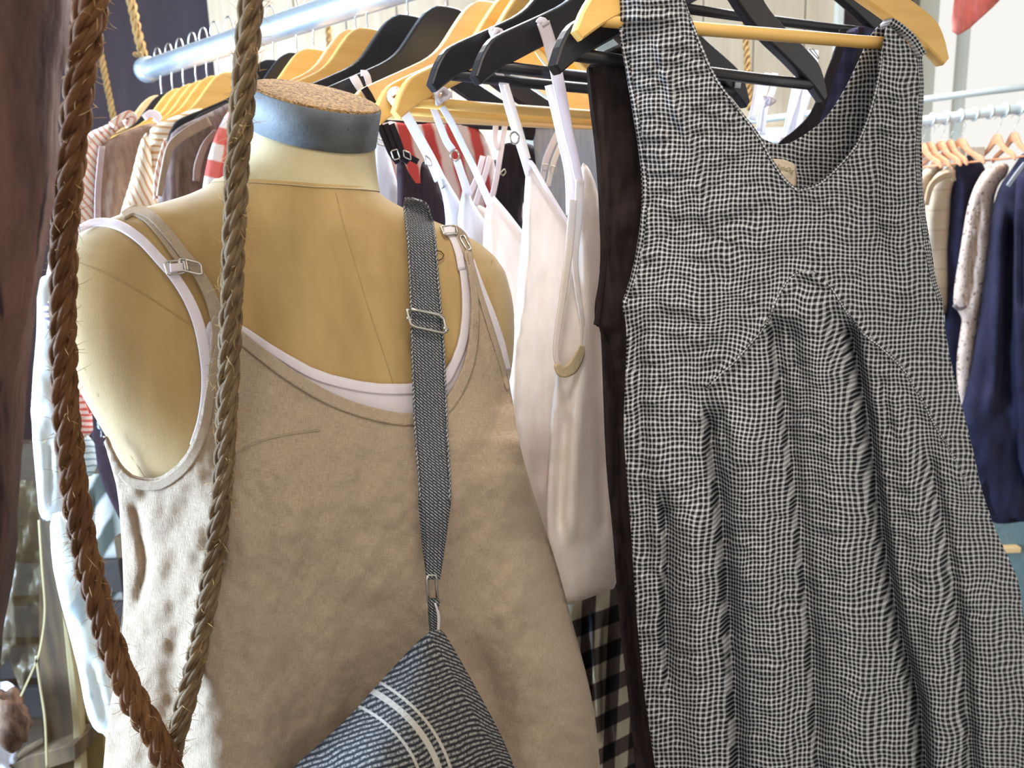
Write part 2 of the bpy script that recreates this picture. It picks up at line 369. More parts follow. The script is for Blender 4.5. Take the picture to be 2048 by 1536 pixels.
M_ceil = fabric('ceiling_board', lin(170, 160, 140), weave=50)
def structure(o): o['kind'] = 'structure'; return o
structure(box('floor', (0.2, 1.3, -.03), (6.4, 5.2, .06), M_floor, bev=0))
structure(box('ceiling', (0.2, 1.9, 2.75), (6.4, 3.6, .06), M_ceil, bev=0))
YB = 3.0
def xat(px, Y, py=200): return float(at(px, py, Y)[0])
xa, xb = xat(1668, YB), xat(1815, YB)
structure(box('wall_back', ((-3.0 + xb) / 2, YB + .06, 1.36), (xb + 3.0, .1, 2.72), M_dark, bev=0))
# limed timber partition standing in front of the dark back wall
x1, x2 = xat(424, 2.7, 60), xat(1664, 2.7, 60); z1 = float(at(1500, 262, 2.7)[2])
structure(box('wall_timber', ((x1 + x2) / 2, 2.7, (z1 + 2.72) / 2), (x2 - x1, .04, 2.72 - z1), M_plank, bev=.003))
structure(box('trim_1', (x2 + .008, 2.69, (z1 + 2.72) / 2), (.022, .07, 2.72 - z1), M_wpaint, bev=.003))
structure(box('trim_2', ((x1 + x2) / 2, 2.69, z1 - .03), (x2 - x1, .08, .07), M_wpaint, bev=.003))
# window wall on the right: white joinery round clear openings
w0 = xb
wn = thing('window_1', None, None, (w0 + 1.0, YB, 1.0)); wn['kind'] = 'structure'
a_ = N('window_glass', .02, .3); a_.col((1, 1, 1)); a_.b.inputs['Transmission Weight'].default_value = 1; a_.b.inputs['IOR'].default_value = 1.05; M_glass = a_.m
xm = xat(1913, YB, 250)
for nm, c, s in (('window_frame', (w0 + .035, YB, 1.7), (.07, .09, 2.1)), ('window_mullion', (xm, YB, 1.7), (.018, .06, 2.1)), ('window_mullion', (xm + 1.0, YB, 1.7), (.03, .06, 2.1)), ('window_frame', (w0 + 2.0, YB, 1.7), (.07, .09, 2.1)), ('window_sill', (w0 + 1.0, YB - .03, .66), (2.1, .16, .05)), ('window_frame', (w0 + 1.0, YB, 2.7), (2.1, .09, .08))):
    box(nm, c, s, M_wpaint, wn)
box('window_pane', (w0 + 1.0, YB + .01, 1.68), (1.96, .004, 2.0), M_glass, wn, bev=0)
M_teal = fabric('teal_grey_paint', lin(120, 142, 144), lin(104, 128, 130), weave=60)
structure(box('wall_right', (w0 + 1.0, YB, .32), (2.1, .1, .64), M_teal, bev=0))
# ================================================================ pipe rail with hangers
RC = 1.1; s2 = math.sqrt(.5)
def rail_pt(px, py):
    d = ray(px, py); n = np.array([s2, s2, 0]); t = (np.array([0, RC, 0]) @ n - CAM @ n) / (d @ n); return CAM + d * t
E = rail_pt(291, 141); Q = rail_pt(700, 8); rd = (Q - E) / np.linalg.norm(Q - E); RAILEND = E + rd * 2.15
def rail_at(px):   # point of the rail over the picture column
    t = np.linspace(0, 2.1, 900); P = E + t[:, None] * rd; d = P - CAM; x = 1024 + F * (d @ cr) / (d @ fwd); return P[np.argmin(abs(x - px))]
rt = thing('clothes_rail', 'long galvanised pipe rail hung on rope, running over the mannequin', 'clothes rail', E)
tube('pipe', [E + rd * t for t in np.linspace(0.02, 2.15, 12)], .0215, M_pipe, rt, 20)
v, f = tube_geo([E - rd * .004, E + rd * .0, E + rd * .012, E + rd * .03, E + rd * .034], [.022, .0265, .0275, .0265, .0215], 20); mesh('pipe_collar', v, f, M_pipe, rt)
def hook_pts(z0, up=.081, r=.0235):
    pts = [(0, 0, z0), (0, 0, z0 + up * .35)]; zc = z0 + up + .0
    pts += [(0, -r * .2, z0 + up * .5), (0, -r * .9, zc - r * .35)]
    for a in np.linspace(200, 10, 12): pts.append((0, r * math.cos(math.radians(a)), zc + r * math.sin(math.radians(a)) + .002))
    return pts
TOP = [(0, 0), (.02, -.002), (.04, -.015), (.06, -.038), (.08, -.062), (.10, -.077), (.13, -.091), (.16, -.104), (.185, -.115), (.200, -.124), (.212, -.140), (.220, -.158)]
BOT = [(.213, -.165), (.19, -.150), (.165, -.138), (.13, -.122), (.09, -.105), (.055, -.086), (.025, -.064), (0, -.056)]
def make_hanger(name, mat, label, thick=.013, hooklen=.081):
    t = thing(name, label, 'hanger', (0, 0, 0)); top = spline(TOP, 26); bot = spline(BOT, 18)
    half = np.vstack([top, bot]); full = np.vstack([half, (half[::-1] * [-1, 1])[1:-1]])
    n = len(full); v = []; f = []
    nrm = np.roll(full, -1, 0) - np.roll(full, 1, 0); nrm = np.stack([nrm[:, 1], -nrm[:, 0]], -1); nrm /= np.linalg.norm(nrm, axis=1)[:, None] + 1e-9
    for y, g in ((-.5, .0022), (-.42, .0007), (-.3, 0), (.3, 0), (.42, .0007), (.5, .0022)):
        for p, q in zip(full, nrm): v.append((p[0] + q[0] * g, y * thick, p[1] + q[1] * g))
    for r in range(5):
        for i in range(n): j = (i + 1) % n; f.append((r * n + i, (r + 1) * n + i, (r + 1) * n + j, r * n + j))
    # the two broad faces as quad strips between the upper and lower edge
    k = len(half)
    def strip(base, flip):
        m = min(len(top), 24)
        for side in (0, 1):
            tid = [i if side == 0 else (0 if i == 0 else n - i) for i in range(len(top))]
            bid = [(k - 1 - i) if side == 0 else (k - 1 if i == 0 else k - 1 + i) for i in range(len(bot))]
            a = 0; b = 0
            while a < len(tid) - 1 or b < len(bid) - 1:
                if b >= len(bid) - 1 or (a < len(tid) - 1 and a / (len(tid) - 1) <= b / (len(bid) - 1)): q = (tid[a], tid[a + 1], bid[b]); a += 1
                else: q = (tid[a], bid[b + 1], bid[b]); b += 1
                if len(set(q)) == 3: f.append(tuple(base + i for i in q))
    strip(0, 0); strip(5 * n, 1)
    o = mesh('arms', v, f, mat); o.parent = t
    for p in o.data.polygons: p.use_smooth = False
    g = [(x, -.0, z) for x, z in ((-.19, -.146), (-.1, -.147), (0, -.147), (.1, -.147), (.19, -.146))]
    o = tube('cross_bar', g, .0062, mat, None, 10); o.parent = t
    o = tube('hook', spline(hook_pts(-.008, hooklen), 30), .0017, M_chrome, None, 6); o.parent = t
    return t
def dup(root, loc, rz, label, group=None, roll=0):
    r = root.copy(); COL.objects.link(r); place(r, loc, rz, roll); r['label'] = label
    if group: r['group'] = group
    for ch in list(root.children): c = ch.copy(); COL.objects.link(c); c.parent = r
    return r
def place(r, loc, rz, roll=0): r.location = tuple(map(float, loc)); r.rotation_euler = (0, math.radians(roll), math.radians(rz))
PROTO = {}
def hanger(kind, loc, rz, label, group=None, roll=0, sc=1.0):
    t = hanger_(kind, loc, rz, label, group, roll); t.scale = (sc, sc, sc); return t
def hanger_(kind, loc, rz, label, group=None, roll=0):
    if kind not in PROTO:
        mat = {'honey': M_ww, 'pale': M_pw, 'black': M_bw, 'salmon': M_sw}[kind]
        PROTO[kind] = make_hanger('clothes_hanger', mat, label); t = PROTO[kind]; place(t, loc, rz, roll)
        if group: t['group'] = group
        return t
    return dup(PROTO[kind], loc, rz, label, group, roll)
HA = 38.0; ha = math.radians(HA)
def tip_hanger(px, py, rz=HA):
    a = math.radians(rz); d = ray(px, py); k = d[0] / d[1]; Y = (RC - .217 * (math.cos(a) + math.sin(a))) / (1 + k)
    P = at(px, py, Y); loc = P + np.array([.217 * math.cos(a), .217 * math.sin(a), .162]); return loc, Plane(px, py, Y, rz)
# front hanger of the check dress
PD = Plane(1155, 80, .745, 21)
ad = math.radians(21)
LD = at(1157, 84, .745) + np.array([.217 * math.cos(ad), .217 * math.sin(ad), .162])
hanger('honey', LD, 21, 'honey coloured wooden hanger carrying the black and white check dress', roll=1.0)
HP = {}
for key, kind, px, py, lab in (('H2', 'black', 1107, 142, 'black wooden hanger just behind the check dress, tip beside white strap'),
                          ('H3', 'black', 950, 163, 'black wooden hanger with notch and white looped strap, third from front'),
                          ('H4', 'black', 862, 178, 'black wooden hanger with a knotted white strap on its arm, right of the wooden tips'),
                          ('H5', 'honey', 790, 232, 'honey wooden hanger whose rounded tip ends beside a white knot'),
                          ('H6', 'honey', 750, 245, 'honey wooden hanger tip right beside the cork neck cap'),
                          ('H7', 'pale', 692, 252, 'pale wooden hanger sweeping down behind the neck cap, between black and honey ones')):
    loc, pl = tip_hanger(px, py); HP[key] = pl; hanger(kind, loc, HA, lab, 'hangers on the pipe rail')
def apex_hanger(key, kind, px, py, lab, rz=HA, sc=1.0):
    loc = rail_pt(px, py); hanger(kind, loc, rz, lab, 'hangers on the pipe rail', 0, sc)
    pl = Plane.__new__(Plane); a = math.radians(rz); pl.p = loc.copy(); pl.d = np.array([math.cos(a), math.sin(a), 0]); pl.n = np.array([math.sin(a), -math.cos(a), 0]); HP[key] = pl
apex_hanger('H8', 'black', 893, 14, 'black hanger with the tallest dark hump behind the pale wooden one')
apex_hanger('H9', 'black', 816, 31, 'black hanger whose hump shows above the cork cap, left of the tallest dark hump')
for key, kind, px, py, lab in (('B1', 'honey', 735, 57, 'honey wooden hanger close behind the two big black humps'), ('B2', 'pale', 712, 60, 'pale wooden hanger edge behind the honey one over the cork cap'),
                           ('B3', 'honey', 628, 98, 'honey wooden hanger between the rope and the black humps'), ('B4', 'black', 594, 106, 'dark hanger second right of the thick rope'),
                           ('B5', 'black', 548, 120, 'dark hanger nearest the right side of the thick rope')):
    apex_hanger(key, kind, px, py, lab, sc=.9)
for i, (px, py) in enumerate(((466, 145), (438, 152), (415, 161), (393, 168), (368, 177))):
    apex_hanger('L%d' % i, 'honey', px, py, 'honey hanger above the striped shirts, %s' % ('nearest the rope', 'second from the rope', 'third from the rope', 'fourth from the rope', 'fifth from the rope')[i])
apex_hanger('L5', 'black', 346, 185, 'dark hanger second from the end of the pipe rail')
apex_hanger('L6', 'pale', 324, 191, 'pale wooden hanger at the very end of the pipe rail')
# ================================================================ dress form
TH = math.radians(25); BC = np.array([-.192, .758]); ex = np.array([math.cos(TH), math.sin(TH)]); ef = np.array([math.sin(TH), -math.cos(TH)])
RT = [  # z, half width, front, back, centre shift forward, exponent
 (1.535, .0590, .060, .060, .012, 2.0), (1.510, .0590, .060, .060, .008, 2.0), (1.490, .0620, .062, .062, .006, 2.0), (1.476, .069, .066, .068, .003, 2.0),
 (1.466, .079, .070, .074, 0, 2.05), (1.457, .096, .073, .079, 0, 2.1), (1.447, .122, .076, .083, 0, 2.15), (1.437, .149, .079, .087, 0, 2.2),
 (1.423, .177, .082, .090, 0, 2.25), (1.410, .192, .085, .092, 0, 2.3), (1.392, .203, .089, .095, 0, 2.35), (1.365, .209, .094, .099, 0, 2.4),
 (1.33, .208, .100, .103, 0, 2.4), (1.29, .202, .107, .106, 0, 2.35), (1.25, .186, .114, .106, 0, 2.3), (1.20, .170, .121, .104, 0, 2.2),
 (1.15, .158, .122, .1, 0, 2.2), (1.08, .150, .116, .102, 0, 2.2), (1.0, .148, .106, .098, 0, 2.2), (.92, .146, .104, .1, 0, 2.2), (.82, .168, .112, .12, 0, 2.2), (.72, .18, .118, .128, 0, 2.2)]
RT = np.array(RT); zz = np.concatenate([np.linspace(1.4735, 1.40, 32), np.linspace(1.395, .72, 60)]); order = np.argsort(RT[:, 0])
tabs = [np.interp(zz, RT[order, 0], RT[order, k]) for k in range(6)]
def smooth1(a, n=2):
    for _ in range(n): a = np.r_[a[0], (a[:-2] + 2 * a[1:-1] + a[2:]) / 4, a[-1]]
    return a
tabs = [tabs[0]] + [smooth1(t) for t in tabs[1:]]
NS = 72; bv = []; bf = []
for i in range(len(zz)):
    z, a, fr_, bk, cf, e = [t[i] for t in tabs]; z = zz[i]
    for k in range(NS):
        th = 2 * math.pi * k / NS; c, s = math.cos(th), math.sin(th)
        X = a * math.copysign(abs(c) ** (2 / e), c); Y_ = (fr_ if s > 0 else bk) * math.copysign(abs(s) ** (2 / e), s) + cf
        if s > 0: Y_ += .034 * sum(math.exp(-((X - b_) / .048) ** 2 - ((z - 1.185) / .065) ** 2) for b_ in (-.085, .085))
        zs = z - (.05 if X > 0 else .115) * X + .008
        p = BC + ex * X + ef * Y_; bv.append((p[0], p[1], zs))
for i in range(len(zz) - 1):
    for k in range(NS): bf.append((i * NS + k, i * NS + (k + 1) % NS, (i + 1) * NS + (k + 1) % NS, (i + 1) * NS + k))
bf.append(tuple((len(zz) - 1) * NS + k for k in range(NS))); bf.append(tuple(range(NS))[::-1])
form = thing('dress_form', 'cream cloth dress form with cork topped neck, wearing a beige linen top', 'mannequin', (BC[0], BC[1], 0))
mesh('torso', bv, bf, M_cream, form)
BV = BVHTree.FromPolygons([Vector(p) for p in bv], bf)
gx = np.arange(-100, 1400, 14); gy = np.arange(330, 1800, 14); YB_ = np.full((len(gy), len(gx)), np.nan)
for j, y in enumerate(gy):
    for i, x in enumerate(gx):
        h = BV.ray_cast(Vector(CAM), Vector(ray(x, y)).normalized())
        if h[0]: YB_[j, i] = h[0].y
for j in range(len(gy)):
    ok = ~np.isnan(YB_[j])
    if ok.any(): YB_[j] = np.interp(gx, gx[ok], YB_[j][ok])
okr = [j for j in range(len(gy)) if not np.isnan(YB_[j, 0])]; YB_[:okr[0]] = YB_[okr[0]]
def gsm(a, n):
    for _ in range(n):
        p = np.pad(a, 1, mode='edge'); a = (p[1:-1, :-2] + p[1:-1, 2:] + p[:-2, 1:-1] + p[2:, 1:-1] + 4 * a) / 8
    return a
YBs = gsm(YB_, 1); YD = np.minimum.accumulate(gsm(YB_, 8), axis=0); YD = gsm(YD, 14)
def samp(Mp, px, py):
    fx = np.clip((np.asarray(px, float) - gx[0]) / 14, 0, len(gx) - 1.001); fy = np.clip((np.asarray(py, float) - gy[0]) / 14, 0, len(gy) - 1.001)
    i = fx.astype(int); j = fy.astype(int); a = fx - i; b = fy - j
    return (Mp[j, i] * (1 - a) + Mp[j, i + 1] * a) * (1 - b) + (Mp[j + 1, i] * (1 - a) + Mp[j + 1, i + 1] * a) * b
def onbody(off): return lambda px, py: at(px, py, samp(YBs, px, py) - off)
# neck: cloth collar, tin band, cork disc, tilted forward
nc = at(629, 231, .765); tilt = math.radians(20); na = np.array([ef[0] * math.sin(tilt), ef[1] * math.sin(tilt), math.cos(tilt)])
rollv = np.array([ex[0], ex[1], 0]) * math.sin(math.radians(-3)); na = na + np.array([ex[0], ex[1], 0]) * .12; na /= np.linalg.norm(na)
e1 = np.cross(na, [0, 0, 1.0]); e1 = np.array([ex[0], ex[1], 0]); e1 = e1 - na * (e1 @ na); e1 /= np.linalg.norm(e1); e2 = np.cross(na, e1)
RN = .0588
def ringed(name, prof, mat, parent, cap=True):
    v = []; f = []; n = 64
    for h, r in prof:
        for k in range(n): a = 2 * math.pi * k / n; v.append(nc + na * h + (e1 * math.cos(a) + e2 * math.sin(a)) * r)
    for i in range(len(prof) - 1):
        for k in range(n): f.append((i * n + k, i * n + (k + 1) % n, (i + 1) * n + (k + 1) % n, (i + 1) * n + k))
    if cap: f.append(tuple((len(prof) - 1) * n + k for k in range(n)))
    return mesh(name, v, f, mat, parent)
ringed('neck_band', [(-.0165, RN - .002), (-.0172, RN), (.0150, RN), (.0168, RN - .0012)], M_band, form, False)
ringed('cork_cap', [(.0150, RN - .002), (.0176, RN - .0015), (.0185, RN - .004), (.0186, RN * .5), (.0186, .001)], M_cork, form)
# neck cloth between band and torso: loft from tilted circle to the torso's collar ring
v = []; f = []; n = 64; rows = 14
for i in range(rows):
    t = i / (rows - 1)
    for k in range(n):
        a = 2 * math.pi * k / n; top = nc + na * -.0168 + (e1 * math.cos(a) + e2 * math.sin(a)) * (RN - .0015)
        d2 = top[:2] - (nc + na * -.0168)[:2]; dv = ex * (d2 @ ex) + ef * (d2 @ ef); dv /= np.linalg.norm(dv); fr_ = dv @ ef
        X_ = .07 * (dv @ ex); zk = 1.4785 - (.05 if X_ > 0 else .115) * X_
        h = BV.ray_cast(Vector((BC[0] + dv[0] * .4, BC[1] + dv[1] * .4, zk)), Vector((-dv[0], -dv[1], 0)))
        q = np.array(h[0])[:2] + dv * .0010 if h[0] else BC + dv * .08
        bot = np.array([q[0], q[1], zk]); s = t * t * (3 - 2 * t); w = .08 * t + .92 * t ** 3.6
        p = top * (1 - t) + bot * t; p[:2] = top[:2] * (1 - w) + bot[:2] * w; v.append(p)
for i in range(rows - 1):
    for k in range(n): f.append((i * n + k, i * n + (k + 1) % n, (i + 1) * n + (k + 1) % n, (i + 1) * n + k))
mesh('neck', v, f, M_neckc, form)
def seam(pts, w=2.2, off=.0006): strap('seam', pts, w, onbody(off), M_seam, form, thick=0)
seam([(672, 385), (688, 450), (712, 530), (742, 630), (772, 720), (786, 766)], 1.6)
seam([(155, 524), (215, 548), (275, 580), (330, 615), (390, 655)], 2.0)
seam([(168, 735), (200, 800), (240, 880), (290, 955)], 2.0)
seam([(985, 520), (968, 580), (950, 640)], 1.6)
tube('loose_thread', list(onbody(.003)(np.array([866., 874, 882, 888, 885, 878, 870]), np.array([498., 501, 503, 510, 517, 521, 522]))), .0005, fabric('dark_thread', lin(80, 50, 34)), form, 6)
box('stand_pole', (BC[0], BC[1], .4), (.035, .035, .66), M_bw, form); box('stand_base', (BC[0], BC[1], .04), (.4, .4, .05), M_bw, form)
# ---------------------------------------------------------------- linen top
LP = [(424, 628), (438, 632), (452, 646), (480, 662), (530, 702), (600, 752), (680, 797), (760, 823), (825, 829), (880, 812), (918, 758), (938, 690), (943, 600), (934, 530), (927, 500), (938, 497), (948, 535), (962, 580), (985, 650), (1005, 715), (1022, 780), (1040, 900), (1075, 1020), (1110, 1120), (1145, 1250), (1175, 1360), (1192, 1450), (1200, 1560), (1215, 1720),
      (195, 1720), (206, 1560), (216, 1440), (238, 1320), (250, 1220), (246, 1100), (238, 985), (222, 925), (205, 872), (215, 872), (228, 905), (244, 933), (270, 955), (319, 957), (367, 920), (397, 858), (412, 777), (420, 700)]
LPc = chaikin(LP, 1)
LFOLD = [([(262, 985), (280, 1060), (292, 1130), (270, 1230)], 9, 14, -.010, 40, 60), ([(300, 975), (310, 1060), (322, 1180), (330, 1300)], 26, 26, .003, 60, 100),
         ([(430, 1100), (425, 1250), (440, 1500), (440, 1720)], 60, 40, .010, 150, 60), ([(520, 900), (540, 1100), (575, 1300), (600, 1720)], 40, 50, -.007, 150, 10),
         ([(660, 1180), (655, 1400), (650, 1720)], 45, 45, .006, 120, 10), ([(1010, 1050), (1040, 1200), (1080, 1500), (1090, 1720)], 40, 40, .009, 150, 10), ([(930, 1250), (985, 1400), (1010, 1720)], 35, 35, -.012, 80, 10),
         ([(362, 1180), (350, 1300), (345, 1500), (350, 1720)], 25, 25, -.007, 80, 10), ([(950, 640), (965, 700), (985, 790)], 6, 6, -.004, 20, 30)]
def linen_pos(off=.006, wr=1.0):
    def pos(px, py):
        L, R = extents(LPc, py); L = np.where(L > 1e8, 300, L); R = np.where(R < -1e8, 900, R); L2 = np.interp(py, [860, 960, 1720], [200, 232, 200]); L = np.minimum(L, np.where(py > 870, L2 + 10, L))
        u = np.clip((px - L) / (R - L), 0, 1); Yd = samp(YD, px, py) - off; Yb = samp(YBs, px, py) - off
        k = np.clip((py - 760) / 240, 0, 1); k = k * k * (3 - 2 * k); Y = Yb * (1 - k) + np.minimum(Yd, Yb) * k
        g = np.clip((py - 880) / 200, 0, 1); ed = np.abs(2 * u - 1) ** 7 * g; Y = Y * (1 - ed) + (.665 + .175 * u) * ed
        amp = np.clip((py - 700) / 300, .15, 1)
        d = folds(px, py, LFOLD) + amp * (.0055 * fbm(px / 60 + .3 * py / 60, py / 95, 3) + .0030 * fbm(px / 18, py / 28, 3)) * wr
        return at(px, py, Y - np.abs(d) * 0 - d - .002)
    return pos
top = thing('linen_top', 'oatmeal linen tank top worn on the dress form', 'top', (BC[0], BC[1], .9))
luv = lambda px, py, v: np.stack([(v[:, 0] * .9 + v[:, 1] * .42), v[:, 2]], -1)
cloth('front_panel', LP, linen_pos(.009), M_linen, top, 7, luv, .0014)
def lin_back(px, py):
    L, R = extents(LPc, py); L = np.where(L > 1e8, 300, L); R = np.where(R < -1e8, 900, R); u = np.clip((px - L) / (R - L), 0, 1)
    return at(px, py, .665 + .175 * u + .2 * np.sqrt(np.clip(1 - (2 * u - 1) ** 2, 0, 1)))
cloth('back_panel', [(205, 872), (300, 960), (420, 900), (1022, 830), (1040, 900), (1075, 1020), (1110, 1120), (1145, 1250), (1175, 1360), (1192, 1450), (1215, 1720), (195, 1720), (216, 1440), (250, 1220), (246, 1100), (238, 985), (222, 925)], lin_back, M_linen, top, 20, luv, .0014)
nb = linen_pos(.0112, .3)
strap('neck_binding', [(447, 640), (470, 664), (520, 706), (590, 757), (672, 803), (755, 830), (825, 838), (884, 821), (924, 765), (946, 692), (950, 605), (940, 530)], [14, 22, 24, 25, 25, 25, 25, 25, 22, 18, 14, 10], nb, M_linen, top)
strap('armhole_binding', [(438, 690), (422, 778), (408, 858), (376, 926), (322, 968), (268, 966), (240, 944)], [14, 18, 20, 20, 20, 18, 12], nb, M_linen, top)
strap('armhole_binding', [(938, 505), (952, 560), (975, 640), (998, 712), (1016, 780)], [8, 9, 9, 9, 7], nb, M_linen, top)
strap('shoulder_strap', [(246, 432), (270, 420), (300, 430), (330, 460), (362, 500), (398, 548), (424, 600), (436, 648)], [14, 18, 19, 19, 20, 22, 26, 26], onbody(.0065), M_linen, top, thick=.002)
strap('shoulder_strap', [(262, 424), (290, 436), (318, 466), (348, 508), (366, 530)], [12, 12, 12, 11, 10], onbody(.0045), M_linen, top, thick=.002)
strap('shoulder_strap', [(905, 452), (920, 468), (930, 490), (938, 520)], [12, 20, 20, 14], onbody(.0065), M_linen, top, thick=.002)
strap('seam', [(640, 860), (560, 872), (500, 892), (450, 930)], 2.0, linen_pos(.0102, .9), M_linen, top)
def ringbuckle(name, quad, pos, r, mat, parent, bars=()):
    q = np.array(quad, float); P = []
    for i in range(len(q)):
        a, b = q[i], q[(i + 1) % len(q)]
        for t in np.linspace(0.12, .88, 5): P.append(a + (b - a) * t)
    P = np.array(P); v3 = pos(P[:, 0], P[:, 1]); g = [tube_geo(list(v3) + [v3[0]], r, 7)]
    for b in bars:
        b = np.array(b, float); L = b[0] + (b[1] - b[0]) * np.linspace(0, 1, 5)[:, None]; g.append(tube_geo(list(pos(L[:, 0], L[:, 1])), r, 7))
    v, f = merge(*g); return mesh(name, v, f, mat, parent)
ringbuckle('strap_slider', [(358, 516), (402, 527), (404, 550), (362, 540)], onbody(.011), .0009, M_nickel, top, [((372, 519), (376, 543))])
ringbuckle('strap_slider', [(918, 474), (928, 470), (942, 498), (935, 501)], onbody(.011), .0009, M_nickel, top)
# ---------------------------------------------------------------- white camisole under the linen
cam_ = thing('white_camisole', 'white jersey camisole worn under the linen top, showing at its neckline', 'camisole', (BC[0], BC[1], 1.0))
CP = [(440, 640), (452, 642), (490, 655), (560, 700), (640, 744), (740, 767), (825, 768), (872, 760), (900, 728), (918, 680), (925, 620), (922, 555), (912, 500), (925, 498), (940, 560), (953, 552), (976, 610), (998, 672), (1014, 735), (1024, 800), (1015, 860), (420, 880), (415, 800), (416, 720), (410, 660), (420, 640)]
cloth('front_panel', CP, onbody(.0028), M_white, cam_, 7, None, .0012)
strap('neck_binding', [(468, 656), (490, 664), (558, 709), (636, 753), (738, 777), (825, 779), (884, 766), (908, 730), (926, 682), (933, 622), (930, 556), (918, 500)], 17, onbody(.0040), M_white, cam_, thick=.0015)
strap('shoulder_strap', [(150, 462), (190, 445), (235, 450), (280, 478), (320, 520), (350, 555), (378, 600), (398, 650), (410, 710), (413, 770), (404, 835), (385, 890)], [10, 14, 18, 19, 20, 20, 21, 22, 22, 20, 16, 10], onbody(.0052), M_white, cam_, thick=.0015)
strap('shoulder_strap', [(893, 458), (908, 476), (918, 505), (924, 540)], [14, 16, 15, 14], onbody(.0045), M_white, cam_, thick=.0015)
strap('armhole_binding', [(944, 520), (962, 572), (985, 632), (1004, 690), (1016, 740)], [8, 10, 12, 12, 10], onbody(.0045), M_white, cam_)
ringbuckle('strap_slider', [(328, 524), (368, 520), (372, 545), (336, 550)], onbody(.010), .0009, M_nickel, cam_, [((340, 523), (346, 549)), ])
ringbuckle('strap_slider', [(880, 453), (912, 450), (915, 468), (888, 470)], onbody(.010), .0009, M_nickel, cam_)
strap('strap_loop', [(340, 536), (352, 535), (366, 534)], 16, onbody(.0115), M_white, cam_); strap('strap_loop', [(888, 461), (898, 460), (910, 460)], 12, onbody(.0115), M_white, cam_)
# ---------------------------------------------------------------- crossbody bag
bag = thing('crossbody_bag', 'dark grey twill bag with three pale stripes hanging on the mannequin', 'bag', at(870, 1500, .58))
M_strap = twill('charcoal_twill_tape', lin(38, 39, 44), lin(176, 176, 178), .0021, -38, .40)
def strap_pos(off):
    def pos(px, py):
        Y1 = linen_pos(.015, 0)(px, py)[..., 1]; Y0 = samp(YBs, px, py) - .008
        k = np.clip((py - 560) / 200, 0, 1); k = k * k * (3 - 2 * k)
        return at(px, py, Y0 * (1 - k) + np.minimum(Y1, Y0) * k - off - .012 * np.clip((py - 850) / 300, 0, 1))
    return pos
strap('shoulder_strap', [(818, 396), (832, 412), (842, 470), (848, 560), (854, 660), (858, 760), (862, 860), (868, 950), (870, 1000), (870, 1060), (868, 1110), (866, 1158)], [18, 50, 56, 58, 64, 66, 66, 64, 62, 46, 36, 26], strap_pos(.004), M_strap, bag, thick=.0024, side=(1, .0))
strap('strap_fold', [(845, 860), (848, 950), (850, 1010), (854, 1080), (860, 1156)], [14, 22, 26, 22, 14], strap_pos(.0008), M_strap, bag, thick=.002, side=(1, 0))
for s in (-1, 1):
    strap('edge_stitching', [(832 + s * 24, 412), (842 + s * 27, 470), (848 + s * 28, 560), (854 + s * 31, 660), (858 + s * 32, 760), (862 + s * 32, 860), (868 + s * 31, 950), (870 + s * 29, 1000)], 3, strap_pos(.0062), twill('tape_edge_%d' % s, lin(60, 62, 66), lin(190, 190, 190), .0022, 60), bag, side=(1, 0))
ringbuckle('strap_slider', [(812, 616), (886, 632), (893, 668), (822, 652)], strap_pos(.011), .0016, M_nickel, bag, [((812, 636), (824, 640)), ((886, 656), (896, 660))])
ringbuckle('strap_ring', [(853, 1150), (872, 1150), (875, 1212), (858, 1212)], strap_pos(.004), .0015, M_nickel, bag)
strap('tab', [(868, 1198), (866, 1230), (868, 1262), (872, 1284)], [20, 17, 16, 24], strap_pos(.009), M_strap, bag, thick=.004, side=(1, 0))
strap('tab_trim', [(870, 1206), (877, 1232), (876, 1266)], [4, 5, 4], strap_pos(.013), M_white, bag, side=(1, 0))
BP = [(862, 1262), (884, 1262), (902, 1292), (932, 1345), (962, 1400), (995, 1460), (1028, 1536), (1045, 1600), (1060, 1720), (470, 1720), (520, 1620), (590, 1534), (648, 1484), (705, 1430), (765, 1362), (820, 1302)]
BPc = chaikin(BP, 1)
def bag_pos(sgn):
    def pos(px, py):
        L, R = extents(BPc, py); L = np.where(L > 1e8, 868, L); R = np.where(R < -1e8, 876, R); u = np.clip((px - L) / np.maximum(R - L, 2), 0, 1)
        Yc = linen_pos(.03, 0)(px, py)[..., 1]; Yr = np.interp(py, [1250, 1400, 1720], [.578, .565, .555]); b = np.clip((R - L) / 420., 0, 1) * .05 * (1 - np.abs(2 * u - 1) ** 2.3)
        d = .003 * fbm(px / 70, py / 70, 2)
        return at(px, py, Yr - sgn * b + d * (sgn > 0))
    return pos
M_bag = twill('charcoal_stripe_twill', lin(38, 38, 42), lin(160, 156, 150), .0031, 0, .42, [(.2870, .0030), (.2650, .0060), (.2270, .0030)])
def bag_uv(px, py, v):
    r = 930 + (py - 1400) * .55; dx = px - r
    w = py + np.where(dx < 0, .32 * dx, -.55 * dx) + 10 * fbm(px / 90, py / 90, 2)
    return np.stack([px * .00035, w * .00035], -1)
o = cloth('bag_front', BP, bag_pos(1), M_bag, bag, 7, bag_uv, .0024)
me = o.data; ul = me.uv_layers.new(name='bands'); li = np.empty(len(me.loops), int); me.loops.foreach_get('vertex_index', li)
px, py, q = polygrid(chaikin(BP, 1), 7); dist = np.hypot(px - 630, py - 1620) * .001 + .004 * np.clip((py - 1300) / 200, 0, 1)
ul.data.foreach_set('uv', np.stack([dist, dist * 0], -1)[li].ravel())
cloth('bag_back', BP, bag_pos(-1), M_bag, bag, 12, bag_uv, .002)
